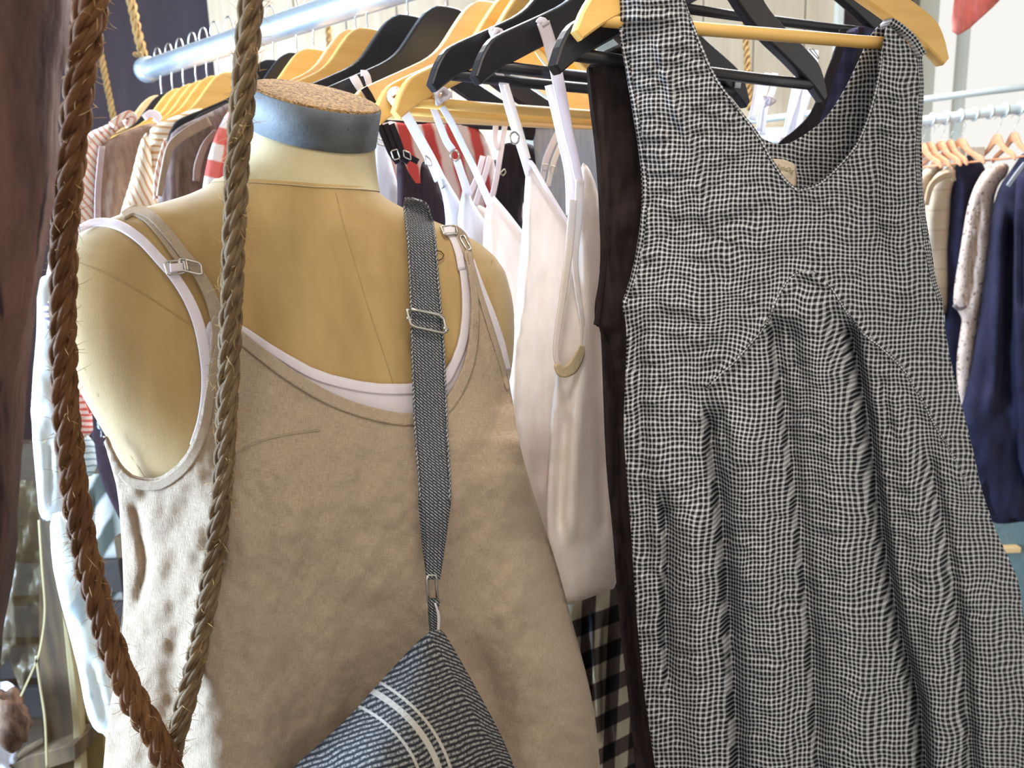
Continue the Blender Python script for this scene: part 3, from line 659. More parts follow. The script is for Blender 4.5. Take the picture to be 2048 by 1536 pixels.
# ================================================================ black and white check gauze dress
M_dress = gingham('crinkled_check_gauze', lin(208, 207, 208), lin(148, 147, 148), lin(24, 25, 30), .0043, .57, .0050, 38, .10, 0, .16, .7)
def dress_uv(px, py, uv):
    w = .005 * fbm(px / 120, py / 150, 2); h = .008 * fbm(px / 110 + 9, py / 140 + 3, 2) + .00002 * np.abs(px - 1590)
    rl = dress_relief(px, py); k = .000475
    return np.stack([px * k + w + .25 * rl, -py * k + h + .22 * rl], -1)
DL = [(1243, 610), (1253, 642), (1254, 700), (1250, 780), (1248, 860), (1252, 930), (1258, 1000), (1264, 1080), (1268, 1150), (1273, 1220), (1279, 1290), (1287, 1370), (1298, 1450), (1312, 1540), (1330, 1700), (1330, 1760)]
DRt = [(1888, 650), (1900, 720), (1920, 800), (1943, 890), (1962, 980), (1990, 1060), (2018, 1120), (2038, 1165), (2048, 1250), (2068, 1400), (2090, 1560), (2110, 1760)]
DARM = [(1232, -70), (1238, 60), (1250, 130), (1262, 200), (1272, 260), (1282, 330), (1285, 400), (1279, 470), (1268, 530), (1256, 575)]
DARMR = [(1776, 38), (1792, 48), (1818, 74), (1843, 112), (1846, 180), (1842, 250), (1838, 320), (1845, 400), (1855, 480), (1868, 550), (1884, 600)]
NECKF = [(1345, -70), (1366, 0), (1385, 50), (1402, 94), (1434, 161), (1478, 221), (1512, 265), (1540, 315), (1566, 356), (1596, 382), (1640, 366), (1688, 322), (1714, 288), (1735, 240), (1750, 190), (1758, 150), (1764, 100)]
DF = [DARM[0]] + NECKF + DARMR + DRt + DL[::-1] + DARM[:0:-1]
NECKB = [(1300, -70), (1360, 60), (1420, 170), (1500, 262), (1536, 284), (1568, 291), (1602, 275), (1650, 240), (1690, 180), (1716, 125), (1741, 68)]
DB = [DARM[0]] + NECKB + [(1776, 34), (1846, 120), (1842, 250), (1846, 400), (1870, 545)] + DRt + DL[::-1] + DARM[:0:-1]
V = [  # valleys of the gathered skirt, then the flutes between them, the yoke seam and the armhole roll
 ([(1416, 790), (1425, 900), (1440, 1000), (1452, 1150), (1466, 1350), (1490, 1760)], 13, 20, -.030, 60, 10),
 ([(1540, 610), (1552, 700), (1572, 850), (1590, 980), (1602, 1100), (1622, 1300), (1650, 1760)], 10, 22, -.020, 60, 10),
 ([(1692, 620), (1715, 720), (1738, 850), (1755, 980), (1775, 1120), (1800, 1260), (1840, 1400), (1870, 1760)], 22, 12, -.034, 60, 10),
 ([(1852, 880), (1872, 980), (1900, 1120), (1925, 1300), (1960, 1760)], 14, 16, -.020, 60, 10),
 ([(1320, 960), (1332, 1050), (1334, 1130), (1328, 1230), (1340, 1420)], 8, 16, -.020, 60, 90),
 ([(1480, 800), (1510, 950), (1530, 1150), (1556, 1400), (1580, 1760)], 42, 34, .018, 120, 10),
 ([(1610, 560), (1640, 700), (1668, 900), (1690, 1100), (1708, 1350), (1740, 1760)], 42, 36, .022, 60, 10),
 ([(1780, 760), (1810, 900), (1840, 1050), (1870, 1250), (1905, 1760)], 30, 26, .018, 80, 10),
 ([(1380, 980), (1390, 1150), (1400, 1400), (1420, 1760)], 30, 28, .014, 80, 10),
 ([(1960, 1150), (1985, 1350), (2010, 1760)], 34, 34, .014, 80, 10),
 ([(1606, 540), (1560, 590), (1530, 650), (1470, 720), (1412, 776)], 12, 16, .007, 8, 8),
 ([(1606, 540), (1668, 580), (1712, 650), (1800, 730), (1870, 850), (1940, 990)], 16, 12, .007, 8, 8),
 ([(1330, 200), (1370, 330), (1400, 450), (1395, 620), (1410, 760)], 50, 30, .008, 120, 120),
 ([(1310, 60), (1345, 200), (1385, 300), (1420, 480)], 10, 10, .006, 60, 80),
 ([(1580, 640), (1590, 700), (1600, 780)], 12, 14, -.010, 30, 60), ([(1660, 600), (1664, 680), (1668, 760)], 8, 12, -.007, 30, 60),
 ([(1440, 800), (1452, 880), (1460, 960)], 8, 10, -.008, 30, 60), ([(1760, 740), (1775, 820), (1790, 900)], 9, 12, -.009, 30, 60),
 ([(1262, 300), (1290, 420), (1284, 520), (1262, 600)], 12, 10, .006, 60, 30), ([(1270, 640), (1282, 800), (1290, 1000), (1300, 1200)], 12, 16, -.009, 60, 90),
 ([(1800, 120), (1804, 300), (1800, 500), (1830, 650)], 22, 18, .010, 60, 90), ([(1752, 220), (1756, 330), (1750, 440), (1770, 560)], 14, 16, -.009, 60, 90)]
def dress_relief(px, py): return .95 * folds(px, py, V) + .0042 * fbm(px / 34, py / 17, 3) + .004 * fbm(px / 75 + 3, py / 60, 2)
DFc = chaikin(DF, 1)
def dress_pos(sgn, extra=0.0, amt=1.0):
    def pos(px, py):
        L, R = extents(DFc, py); L = np.where(L > 1e8, 1300, L); R = np.where(R < -1e8, 1800, R); u = np.clip((px - L) / (R - L), 0, 1)
        pr = (1 - np.abs(2 * u - 1) ** 3); fl = np.clip((py - 450) / 700, 0, 1)
        o = sgn * (.010 + pr * (.014 + .030 * fl)); o = o * (np.clip(1 - np.abs(2 * u - 1) ** 14, 0, 1) if True else 1)
        if sgn > 0: o = o + dress_relief(px, py) * amt
        else: o = o + .004 * fbm(px / 40, py / 30, 2)
        return PD.pt(px, py, o + extra)
    return pos
dress = thing('check_dress', 'sleeveless black and white check gauze dress hanging at the front right', 'dress', LD - np.array([0, 0, .2]))
duv = lambda px, py, v: dress_uv(px, py, PD.uv(v))
cloth('front_panel', DF, dress_pos(1), M_dress, dress, 5, duv, .0012)
cloth('back_panel', DB, dress_pos(-1), M_dress, dress, 8, duv, .0012)
strap('shoulder_fold', [(1772, 44), (1792, 56), (1818, 80), (1838, 112)], 14, lambda x, y: PD.pt(x, y, 0.004), M_dress, dress, thick=.012)
dpb = dress_pos(1, .0010, 1)
strap('neck_edge', NECKF[1:10], 6, dpb, M_dress, dress, thick=.0006); strap('neck_edge', NECKF[9:17], 6, dpb, M_dress, dress, thick=.0006)
strap('armhole_edge', [(a + 5, b) for a, b in DARM[1:]] + [(1248, 608)], 9, dpb, M_dress, dress, thick=.0016); strap('armhole_edge', [(a - 4, b) for a, b in DARMR[3:]], 9, dpb, M_dress, dress, thick=.0016)
strap('yoke_seam', [(1412, 778), (1440, 748), (1470, 722), (1530, 652), (1552, 600), (1580, 556), (1608, 541), (1640, 552), (1668, 584), (1712, 652), (1760, 694), (1800, 732), (1838, 790), (1870, 852), (1905, 910), (1938, 975)], 5, dress_pos(1, .0006, 1), M_dress, dress, thick=.0006)
# woven label on the inside of the back neck
M_label = fabric('cream_label', lin(226, 208, 184), lin(220, 200, 176), weave=1500); M_ink = fabric('gold_ink', lin(150, 132, 92))
lb = cloth('woven_label', [(1539, 317), (1568, 319), (1586, 326), (1592, 334), (1593, 374), (1580, 372), (1560, 354), (1546, 338)], dress_pos(-1, .0052), M_label, dress, 4, None, .0006, 0)
tc = bpy.data.curves.new('label_script', 'FONT'); tc.body = 'RightDrg'; tc.size = .0062; tc.shear = .45; tc.extrude = .0001; tc.align_x = 'CENTER'
tmp = bpy.data.objects.new('lettering', tc); COL.objects.link(tmp); bpy.context.view_layer.update()
tme = bpy.data.meshes.new_from_object(tmp.evaluated_get(bpy.context.evaluated_depsgraph_get())); bpy.data.objects.remove(tmp)
to = bpy.data.objects.new('lettering', tme); COL.objects.link(to); tme.materials.clear(); tme.materials.append(M_ink)
lp = dress_pos(-1, .0064)(np.array([1569.]), np.array([341.]))[0]
mw = Matrix.Translation(Vector(lp)) @ Matrix.Rotation(math.radians(21), 4, 'Z') @ Matrix.Rotation(math.radians(90), 4, 'X') @ Matrix.Rotation(math.radians(-14), 4, 'Z')
to.parent = lb; to.matrix_parent_inverse = Matrix.Identity(4); to.matrix_basis = mw
# ================================================================ garments behind, front to back
def pos_of(pl, off=0.0): return lambda px, py: pl.pt(px, py, off)
def shifted(pl, off): q = Plane.__new__(Plane); q.p = pl.p + pl.n * off; q.d = pl.d; q.n = pl.n; return q
PBR = Plane(1190, 300, .80, 30)
br = thing('brown_dress', 'dark brown linen dress hanging directly behind the check dress', 'dress', PBR.p - np.array([0, 0, .1]))
hung('front_panel', [(1172, 120), (1300, 60), (1420, 200), (1560, 420), (1560, 1760), (1300, 1760), (1272, 1540), (1262, 1440), (1252, 1350), (1240, 1250), (1232, 1150), (1226, 1060), (1214, 950), (1209, 850), (1204, 700), (1201, 655), (1191, 652), (1189, 612), (1199, 560), (1202, 500), (1198, 400), (1191, 300), (1178, 200)], PBR, M_brown, br, 9, .012,
     [([(1188, 140), (1202, 240), (1210, 400), (1206, 560)], 5, 6, .008), ([(1200, 640), (1240, 800), (1236, 1000), (1255, 1200), (1290, 1500)], 9, 12, -.012), ([(1240, 1060), (1226, 1140)], 5, 5, .006, 20, 20)], .004, 24, back='back_panel')
strap('armhole_edge', [(1180, 135), (1190, 220), (1203, 320), (1207, 420), (1208, 520), (1200, 600), (1192, 650)], 8, pos_of(PBR, .006), M_brown, br, thick=.002)
def cami(key, label, poly, mat, fl=(), off=.0, name='camisole', cat='camisole', grp=None, **k):
    pl = shifted(HP[key], off); t = thing(name, label, cat, pl.p, grp)
    hung('front_panel', poly, pl, mat, t, k.pop('step', 8), k.pop('bulge', .02), fl, k.pop('crink', .003), 40, .0009, back='back_panel', **k); return t, pl
A, pA = cami('H3', 'white silk camisole nearest the brown dress, with a sand bound armhole', [(1163, 322), (1178, 336), (1192, 372), (1206, 440), (1240, 600), (1250, 800), (1250, 1000), (1240, 1172), (1185, 1192), (1133, 1214), (1110, 1185), (1094, 1080), (1092, 1000), (1098, 900), (1106, 800), (1114, 752), (1108, 700), (1120, 620), (1136, 520), (1152, 420)], M_whitec,
    [([(1170, 440), (1176, 600), (1165, 760), (1150, 900), (1140, 1100)], 14, 14, .009), ([(1128, 800), (1120, 950), (1118, 1100)], 8, 12, -.010), ([(1195, 560), (1200, 800), (1205, 1100)], 12, 12, -.008)])
w4 = pos_of(pA, .016)
strap('strap', [(1086, 44), (1102, 96), (1120, 180), (1136, 262), (1150, 320), (1160, 372)], [24, 24, 22, 18, 16, 15], w4, M_white, A, thick=.0016)
strap('strap', [(1076, 46), (1083, 40), (1092, 52)], [10, 14, 16], w4, M_white, A, thick=.002)
strap('strap', [(1098, 170), (1112, 222), (1128, 290), (1140, 350), (1142, 430)], [16, 18, 20, 20, 18], pos_of(pA, .006), M_white, A, thick=.0016)
strap('armhole_edge', [(1160, 360), (1156, 440), (1150, 520), (1155, 580), (1164, 640), (1165, 700)], [16, 14, 11, 9, 8, 7], pos_of(pA, .019), M_whitec, A, thick=.002)
strap('armhole_edge', [(1146, 400), (1138, 500), (1126, 590), (1114, 670), (1112, 715), (1124, 745)], [14, 14, 12, 10, 9, 8], pos_of(pA, .021), M_whitec, A, thick=.002)
strap('armhole_binding', [(1112, 728), (1124, 744), (1144, 736), (1160, 708), (1164, 690)], [10, 22, 24, 18, 8], pos_of(pA, .024), M_binding, A, thick=.0012)
B_, pB = cami('H4', 'cream silk V neck camisole hanging between the other pale camisoles', [(1056, 318), (1066, 322), (1088, 362), (1118, 412), (1150, 462), (1190, 540), (1240, 700), (1240, 1172), (1120, 1190), (1010, 1190), (1000, 900), (1012, 760), (1030, 640), (1042, 500), (1048, 420), (1051, 360)], M_whitec,
    [([(1062, 360), (1058, 480), (1050, 600), (1030, 720), (1030, 900)], 5, 7, .007), ([(1085, 520), (1075, 700), (1070, 1000)], 16, 16, -.007), ([(1000, 800), (1040, 900), (1060, 1100)], 20, 20, .006)])
strap('strap', [(985, 96), (992, 130), (1006, 168), (1018, 215), (1034, 270), (1048, 315), (1058, 352)], [8, 14, 15, 15, 14, 14, 12], pos_of(pB, .004), M_white, B_, thick=.0016)
strap('strap', [(1012, 168), (1026, 215), (1044, 275), (1056, 318)], [9, 10, 10, 10], pos_of(pB, .010), M_whitec, B_, thick=.0016)
strap('neck_edge', [(1060, 322), (1086, 366), (1116, 416), (1148, 465)], 6, pos_of(pB, .019), M_white, B_)
def knot(pl, px, py, s, mat, parent, off=.012):
    """a strap wound and tied round the hanger arm"""
    c = pl.pt(px, py, off); g = []
    for i in range(3):
        a0 = random.random() * 6; P = []
        for a in np.linspace(0, 6.28, 16): P.append(c + pl.d * math.cos(a) * s * (.7 + .2 * i) + np.array([0, 0, 1]) * math.sin(a) * s * (1.2 - .25 * i) + pl.n * (math.sin(a * 2 + a0) * s * .5 + .004 * i))
        g.append(tube_geo(P, s * .34, 6))
    v, f = merge(*g); return mesh('strap_knot', v, f, mat, parent)
knot(pB, 988, 74, .0075, M_white, B_)
C_, pC = cami('H5', 'white camisole with a scooped edge, left of the cream V neck one', [(984, 392), (994, 400), (1012, 424), (1034, 450), (1058, 480), (1090, 540), (1120, 700), (1120, 1180), (930, 1180), (925, 800), (950, 620), (965, 520), (968, 450), (973, 410)], M_whitec,
    [([(985, 440), (990, 600), (1000, 900)], 12, 12, .008), ([(1020, 480), (1010, 620), (990, 800)], 10, 10, -.006)])
strap('strap', [(884, 214), (900, 240), (925, 290), (948, 336), (966, 376), (980, 408)], [11, 12, 12, 12, 12, 14], pos_of(pC, .006), M_whiteb, C_, thick=.0016); knot(pC, 877, 190, .0075, M_white, C_)
strap('neck_edge', [(986, 394), (1012, 424), (1034, 452), (1062, 488)], 6, pos_of(pC, .018), M_white, C_)
D_, pD = cami('H6', 'white camisole whose front strap has a metal ring, over the striped cloth', [(926, 372), (934, 378), (948, 410), (966, 436), (985, 470), (1010, 560), (1030, 700), (1040, 1180), (900, 1180), (905, 800), (905, 600), (912, 470), (918, 420)], M_whiteb,
    [([(930, 430), (940, 560), (950, 800)], 10, 10, .007), ([(960, 500), (965, 640), (970, 800)], 8, 8, -.006)], off=.012)
strap('strap', [(866, 214), (876, 240), (892, 280), (905, 300)], [11, 12, 13, 14], pos_of(pD, .004), M_whiteb, D_, thick=.0016)
strap('strap', [(914, 320), (922, 345), (930, 368), (936, 392)], [14, 14, 15, 16], pos_of(pD, .004), M_whiteb, D_, thick=.0016)
def ring(pl, px, py, R, r, mat, parent, off=.006):
    c = pl.pt(px, py, off); P = [c + pl.d * math.cos(a) * R + np.array([0, 0, 1]) * math.sin(a) * R for a in np.linspace(0, 6.283, 22)]
    v, f = tube_geo(P, r, 7); return mesh('strap_ring', v, f, mat, parent)
ring(pD, 910, 311, .0060, .0012, M_nickel, D_); ring(pB, 1029, 276, .0062, .0012, M_nickel, B_, .012)
E_, pE = cami('H6', 'cool white cotton camisole with a wide smooth strap, beside the mannequin shoulder', [(866, 328), (880, 336), (900, 372), (918, 400), (930, 430), (960, 520), (980, 640), (1000, 900), (1000, 1180), (860, 1180), (870, 700), (888, 520), (893, 450), (888, 400), (876, 360)], M_whiteb,
    [([(905, 420), (915, 520), (920, 700)], 10, 12, .006), ([(935, 470), (945, 600), (950, 800)], 6, 8, -.005)])
strap('strap', [(808, 222), (826, 254), (846, 290), (864, 324), (880, 360)], [18, 19, 19, 20, 22], pos_of(pE, .008), M_whiteb, E_, thick=.0016); knot(pE, 790, 196, .0080, M_white, E_)
ringbuckle('strap_slider', [(850, 310), (860, 318), (864, 332), (852, 330)], pos_of(pE, .012), .0009, M_nickel, E_)
K_, pK = cami('H7', 'black camisole with doubled straps hanging behind the mannequin shoulder', [(793, 322), (806, 318), (814, 340), (828, 362), (842, 380), (840, 340), (846, 320), (856, 330), (872, 358), (890, 395), (905, 440), (930, 700), (940, 1100), (780, 1100), (790, 500), (796, 400)], M_plum, [([(842, 380), (846, 430), (850, 500)], 3, 3, .004)])
for d in (0, 13, 25): strap('strap', [(758 + d, 248), (770 + d, 278), (782 + d, 306), (796 + d * 1.6, 326 - d * .1)], 11, pos_of(pK, .006 + d * .0002), M_black, K_, thick=.0016)
strap('strap', [(728, 176), (738, 192), (746, 208)], 14, pos_of(pK, .020), M_black, K_, thick=.002)
ringbuckle('strap_slider', [(782, 302), (794, 298), (800, 316), (788, 320)], pos_of(pK, .012), .0009, M_nickel, K_); ringbuckle('strap_slider', [(806, 300), (820, 306), (822, 320), (808, 314)], pos_of(pK, .012), .0009, M_nickel, K_)
F_, pF = cami('H8', 'white camisole just behind the mannequin neck, with a wire strap slider', [(748, 238), (762, 244), (776, 300), (790, 352), (806, 400), (850, 520), (860, 800), (860, 1000), (760, 1000), (745, 500), (742, 350)], M_whiteb, [([(772, 330), (782, 400), (800, 500)], 5, 7, -.006)])
ringbuckle('strap_slider', [(753, 276), (770, 282), (772, 292), (755, 288)], pos_of(pF, .026), .0009, M_nickel, F_)
strap('strap_loop', [(706, 152), (712, 162), (722, 180), (728, 190)], [14, 16, 13, 10], pos_of(pF, .02), M_white, F_, thick=.002); strap('strap_loop', [(722, 146), (732, 148), (738, 168), (740, 188)], [12, 12, 11, 9], pos_of(pF, .02), M_white, F_, thick=.002)
# striped red and white cloth, black vest, grey tops seen between the straps
M_red = stripes('red_white_stripe', lin(232, 212, 206), [(12, .042, .5, lin(206, 84, 78))], .012, .2)
G_, pG = cami('H9', 'red and white striped top seen between the hanging straps', [(700, 260), (760, 240), (842, 252), (880, 236), (930, 240), (960, 260), (985, 300), (1000, 420), (1060, 400), (1060, 900), (700, 900)], M_red, [([(860, 250), (862, 330), (850, 420)], 8, 8, -.008)], name='striped_blouse', cat='top', crink=.006)
PX = Plane(1000, 300, 1.24, HA)
X_ = thing('black_vest', 'black vest top with a tiny hook, hanging behind the cream camisole straps', 'top', PX.p)
hung('front_panel', [(1004, 290), (1018, 284), (1034, 290), (1060, 286), (1090, 310), (1094, 340), (1082, 348), (1060, 330), (1046, 400), (1042, 440), (1070, 520), (1040, 700), (990, 700), (975, 500), (986, 392)], PX, M_black, X_, 7, .01, (), .003, 30)
strap('strap_end', [(1056, 240), (1060, 262), (1058, 280)], [22, 20, 14], pos_of(PX, .012), M_black, X_, thick=.004)
ringbuckle('hook_clip', [(1000, 346), (1006, 352), (1012, 344), (1009, 338)], pos_of(PX, .018), .0009, M_nickel, X_)
X2 = thing('ivory_strap_top', 'ivory top with long thin straps between the red stripes and the black vest', 'top', PX.p + np.array([0, 0, .01]))
for p in ([(1010, 250), (1002, 300), (992, 360), (978, 420)], [(966, 312), (956, 350), (940, 388), (930, 410)], [(980, 312), (970, 350), (960, 380), (950, 412)], [(992, 246), (990, 280), (998, 300)]): strap('strap', p, 10, pos_of(shifted(PX, .02), .0), M_white, X2, thick=.0016)
hung('front_panel', [(925, 405), (980, 415), (1000, 500), (1010, 800), (930, 800), (915, 600)], shifted(PX, .0), M_whitec, X2, 9, .01)
PGY = Plane(1110, 260, 1.30, HA); Y_ = thing('blue_grey_top', 'pale blue grey top showing as a triangle behind the camisole straps', 'top', PGY.p)
hung('front_panel', [(1060, 226), (1110, 240), (1170, 200), (1200, 220), (1240, 600), (1100, 900), (1090, 600), (1080, 400)], PGY, M_grey, Y_, 9, .012)
X3 = thing('adjuster_strap_top', 'white strap top with two small sliders in front of the blue grey one', 'top', PGY.p + PGY.n * .03)
p3 = pos_of(shifted(PGY, .03))
strap('strap', [(1118, 262), (1104, 290), (1092, 320), (1086, 350), (1080, 385)], [12, 12, 12, 10, 9], p3, M_white, X3, thick=.0016); strap('strap', [(1128, 276), (1114, 306), (1104, 336), (1096, 372)], [10, 10, 9, 8], p3, M_whitec, X3, thick=.0016)
ringbuckle('strap_slider', [(1086, 328), (1098, 330), (1096, 342), (1084, 340)], pos_of(shifted(PGY, .036)), .0009, M_nickel, X3); ringbuckle('strap_slider', [(1102, 332), (1112, 334), (1110, 346), (1100, 344)], pos_of(shifted(PGY, .036)), .0009, M_nickel, X3)
PSG = Plane(1170, 300, 2.62, 5); Z_ = thing('slate_curtain', 'slate grey curtain hanging at the back behind the camisoles', 'curtain', PSG.p)
hung('front_panel', [(1030, -620), (1360, -620), (1360, 900), (1060, 900)], PSG, fabric('slate_cloth', lin(150, 154, 148)), Z_, 12, .02, (), .006, 40)
M_ging = gingham('black_cream_gingham', lin(196, 188, 164), lin(84, 74, 70), lin(22, 21, 24), .056, .5, .002, 9, .05, 4, .04, .15)
PGi = Plane(1200, 1300, 1.06, HA); g_ = thing('gingham_skirt', 'black and cream gingham skirt showing below the white camisoles', 'skirt', PGi.p)
hung('front_panel', [(1120, 1160), (1240, 1130), (1330, 1130), (1350, 1760), (1190, 1760), (1150, 1500), (1130, 1300)], PGi, M_ging, g_, 8, .03,
     [([(1160, 1200), (1178, 1350), (1195, 1540)], 8, 8, -.02), ([(1210, 1200), (1205, 1350), (1212, 1540)], 8, 10, -.022), ([(1185, 1200), (1190, 1400), (1205, 1560)], 10, 10, .014), ([(1235, 1240), (1225, 1400), (1238, 1560)], 9, 9, .014)], .004, 30, back='back_panel')
# seen through the dress neckline
M_navyc = gingham('navy_faint_check', lin(60, 60, 92), lin(52, 50, 76), lin(44, 42, 66), .03, .5)
PN = Plane(1650, 200, 1.16, 30); n_ = thing('navy_check_top', 'navy check top with black binding seen inside the dress neckline', 'top', PN.p)
hung('front_panel', [(1600, 300), (1630, 230), (1655, 150), (1668, 96), (1690, 60), (1740, 50), (1790, 90), (1790, 500), (1580, 500), (1570, 340)], PN, M_navyc, n_, 9, .02)
strap('neck_binding', [(1686, 60), (1678, 100), (1662, 145), (1648, 190), (1628, 236), (1600, 268), (1570, 292), (1550, 320)], [12, 14, 16, 18, 22, 26, 26, 24], pos_of(PN, .024), M_black, n_, thick=.003)
strap('neck_binding', [(1722, 55), (1718, 110), (1700, 170)], 10, pos_of(PN, .024), M_black, n_, thick=.003)
pt_ = PN.pt(np.array([1775.]), np.array([92.]), -.012)[0]
hanger('black', pt_ + np.array([-.217 * math.cos(math.radians(30)), -.217 * math.sin(math.radians(30)), .162]), 30, 'black wooden hanger carrying the navy check top, right of the dress neckline', 'hangers on the pipe rail')
PW = Plane(1560, 150, 1.12, HA); q_ = thing('white_double_strap_top', 'white top with paired straps seen inside the dress neckline', 'top', PW.p)
for p, w in (([(1625, 100), (1622, 150), (1604, 210), (1588, 260), (1572, 300)], 22), ([(1600, 150), (1590, 200), (1580, 250), (1566, 300)], 20), ([(1536, 146), (1530, 180), (1524, 210), (1518, 262)], 10), ([(1550, 146), (1546, 180), (1530, 220), (1524, 270)], 10), ([(1520, 160), (1512, 200), (1504, 240)], 13), ([(1480, 146), (1477, 160), (1475, 176)], 10)):
    strap('strap', p, w, pos_of(PW), M_whiteb, q_, thick=.0018)
knot(PW, 1532, 203, .005, M_white, q_); knot(PW, 1562, 288, .007, M_white, q_)
hung('front_panel', [(1490, 290), (1560, 296), (1600, 300), (1640, 700), (1480, 700)], PW, M_whiteb, q_, 12, .01)
ringbuckle('wire_clip', [(1617, 97), (1626, 98), (1638, 116), (1636, 118)], pos_of(PW, .01), .0008, M_chrome, q_)
# ================================================================ shirts at the far end of the rail
def rp(px, rz=HA):
    P = rail_at(px); pl = Plane.__new__(Plane); a = math.radians(rz); pl.p = P; pl.d = np.array([math.cos(a), math.sin(a), 0]); pl.n = np.array([math.sin(a), -math.cos(a), 0]); return pl
M_ora = stripes('cream_amber_stripe', lin(236, 226, 206), [(90, .011, .34, lin(206, 160, 112))], .006, .15)
M_orb = stripes('cream_amber_stripe_up', lin(236, 226, 206), [(20, .010, .34, lin(204, 158, 116))], .006, .15)
M_pink = stripes('cream_rose_stripe', lin(236, 224, 214), [(35, .010, .36, lin(214, 150, 128))], .004, .15)
p1 = shifted(rp(452), .03); s1 = thing('striped_shirt', 'cream shirt with thin rose stripes, outermost at the end of the rail', 'shirt', p1.p, 'striped shirts at the rail end')
hung('front_panel', [(150, 285), (170, 268), (214, 250), (246, 234), (262, 246), (232, 262), (200, 300), (194, 380), (194, 520), (180, 640), (95, 900), (60, 860), (70, 700), (90, 560), (120, 440), (140, 340)], p1, M_pink, s1, 8, .05, [([(160, 300), (150, 450), (120, 650)], 14, 14, .012)], .006, 40, back='back_panel')
strap('collar', [(222, 250), (240, 236), (258, 228), (268, 238), (250, 250)], 14, pos_of(p1, .055), M_pink, s1, thick=.006)
p2 = shifted(rp(452), .05); s2_ = thing('taupe_shirt', 'plain taupe shirt between two striped ones at the rail end', 'shirt', p2.p)
hung('front_panel', [(196, 300), (206, 286), (250, 262), (300, 246), (320, 250), (300, 300), (280, 420), (260, 640), (180, 760), (186, 560), (194, 420)], p2, M_taupe, s2_, 8, .02, [([(240, 290), (225, 400), (215, 520)], 12, 12, .01)], .005, 40, back='back_panel')
strap('front_edge', [(204, 292), (196, 380), (195, 450)], 12, pos_of(p2, .035), fabric('mauve_binding', lin(182, 160, 160)), s2_, thick=.003)
strap('collar', [(288, 236), (302, 226), (316, 234), (312, 244)], 14, pos_of(p2, .04), M_white, s2_, thick=.006)
p3_ = shifted(rp(452), .09); s3 = thing('striped_shirt', 'cream shirt with thin amber stripes, its shoulder lit right behind the mannequin', 'shirt', p3_.p, 'striped shirts at the rail end')
hung('shoulder_panel', [(298, 262), (310, 250), (350, 232), (400, 214), (416, 226), (395, 244), (350, 268), (330, 300), (318, 350), (306, 370), (300, 330)], p3_, M_ora, s3, 7, .03)
hung('front_panel', [(297, 262), (302, 300), (304, 345), (318, 400), (325, 420), (320, 460), (240, 700), (230, 470), (246, 410), (262, 360), (276, 300), (286, 272)], shifted(p3_, .012), M_orb, s3, 7, .03, (), .004, 40, back='back_panel')
strap('front_edge', [(335, 278), (322, 320), (315, 360), (312, 398)], [12, 12, 14, 10], pos_of(p3_, .05), M_pink, s3, thick=.003)
p4 = shifted(rp(620), .03); s4 = thing('mushroom_jacket', 'dark mushroom brown jacket with a rolled edge, left of the thick rope', 'jacket', p4.p)
hung('front_panel', [(338, 272), (360, 252), (410, 230), (470, 200), (500, 200), (500, 640), (300, 640), (312, 420), (326, 340)], p4, M_mushroom, s4, 9, .02, [([(352, 290), (350, 360), (342, 440)], 5, 7, .012), ([(364, 300), (364, 360), (360, 430)], 5, 6, -.012)], .004, 30)
strap('rolled_edge', [(418, 242), (380, 262), (352, 282), (338, 300), (328, 340), (318, 392)], [20, 20, 18, 14, 12, 10], pos_of(p4, .03), fabric('rolled_mushroom', lin(150, 130, 112)), s4, thick=.008)
strap('sleeve_edge', [(432, 262), (410, 290), (396, 330), (392, 362)], [10, 12, 14, 12], pos_of(p4, .03), fabric('mauve_brown', lin(150, 124, 116)), s4, thick=.006)
M_rcheck = gingham('red_white_check', lin(240, 232, 232), lin(226, 120, 110), lin(214, 96, 96), .05, .5, .01, 12, .15, 15, .05, .1)
p5 = shifted(rp(620), .07); s5 = thing('red_check_shirt', 'white shirt with big red checks peeking beside the thick rope', 'shirt', p5.p)
hung('front_panel', [(455, 222), (480, 214), (520, 230), (520, 640), (395, 640), (402, 400), (412, 330), (430, 270)], p5, M_rcheck, s5, 8, .02, (), .003, 30)
# sleeves, cuffs and hems lower down beside the mannequin
PS = Plane(100, 750, 1.22, 30)
M_mauve = stripes('mauve_stripe_rib', lin(226, 222, 226), [(80, .011, .42, lin(140, 128, 150))], .012, .15); M_rose = stripes('rose_stripe_rib', lin(238, 214, 206), [(80, .010, .42, lin(212, 108, 96))], .01, .15)
M_teals = stripes('teal_stripe_rib', lin(206, 220, 222), [(78, .011, .3, lin(140, 160, 170))], .01, .15); M_pale = fabric('pale_ice_cotton', lin(226, 228, 226), lin(204, 208, 208), tr=.3, mott=3)
sl = thing('ribbed_sleeve_shirt', 'shirt with ribbed sleeves banded mauve, rose and ice blue, beside the near rope', 'shirt', PS.p)
hung('front_panel', [(70, 560), (120, 540), (150, 640), (150, 900), (140, 1035), (110, 1040), (80, 1042), (72, 950), (64, 860), (66, 760), (76, 640)], PS, M_pale, sl, 7, .03, [([(95, 860), (100, 950), (98, 1030)], 6, 8, -.010), ([(118, 820), (115, 900), (112, 980)], 6, 6, .008)], .005, 26, back='back_panel')
hung('mauve_band', [(78, 605), (104, 595), (130, 610), (130, 690), (110, 700), (84, 698), (80, 650)], PS, M_mauve, sl, 6, .034); hung('amber_band', [(86, 700), (110, 702), (140, 690), (140, 760), (115, 772), (92, 768)], PS, M_ora, sl, 6, .034)
PT = Plane(160, 850, 1.30, 30); sk = sl
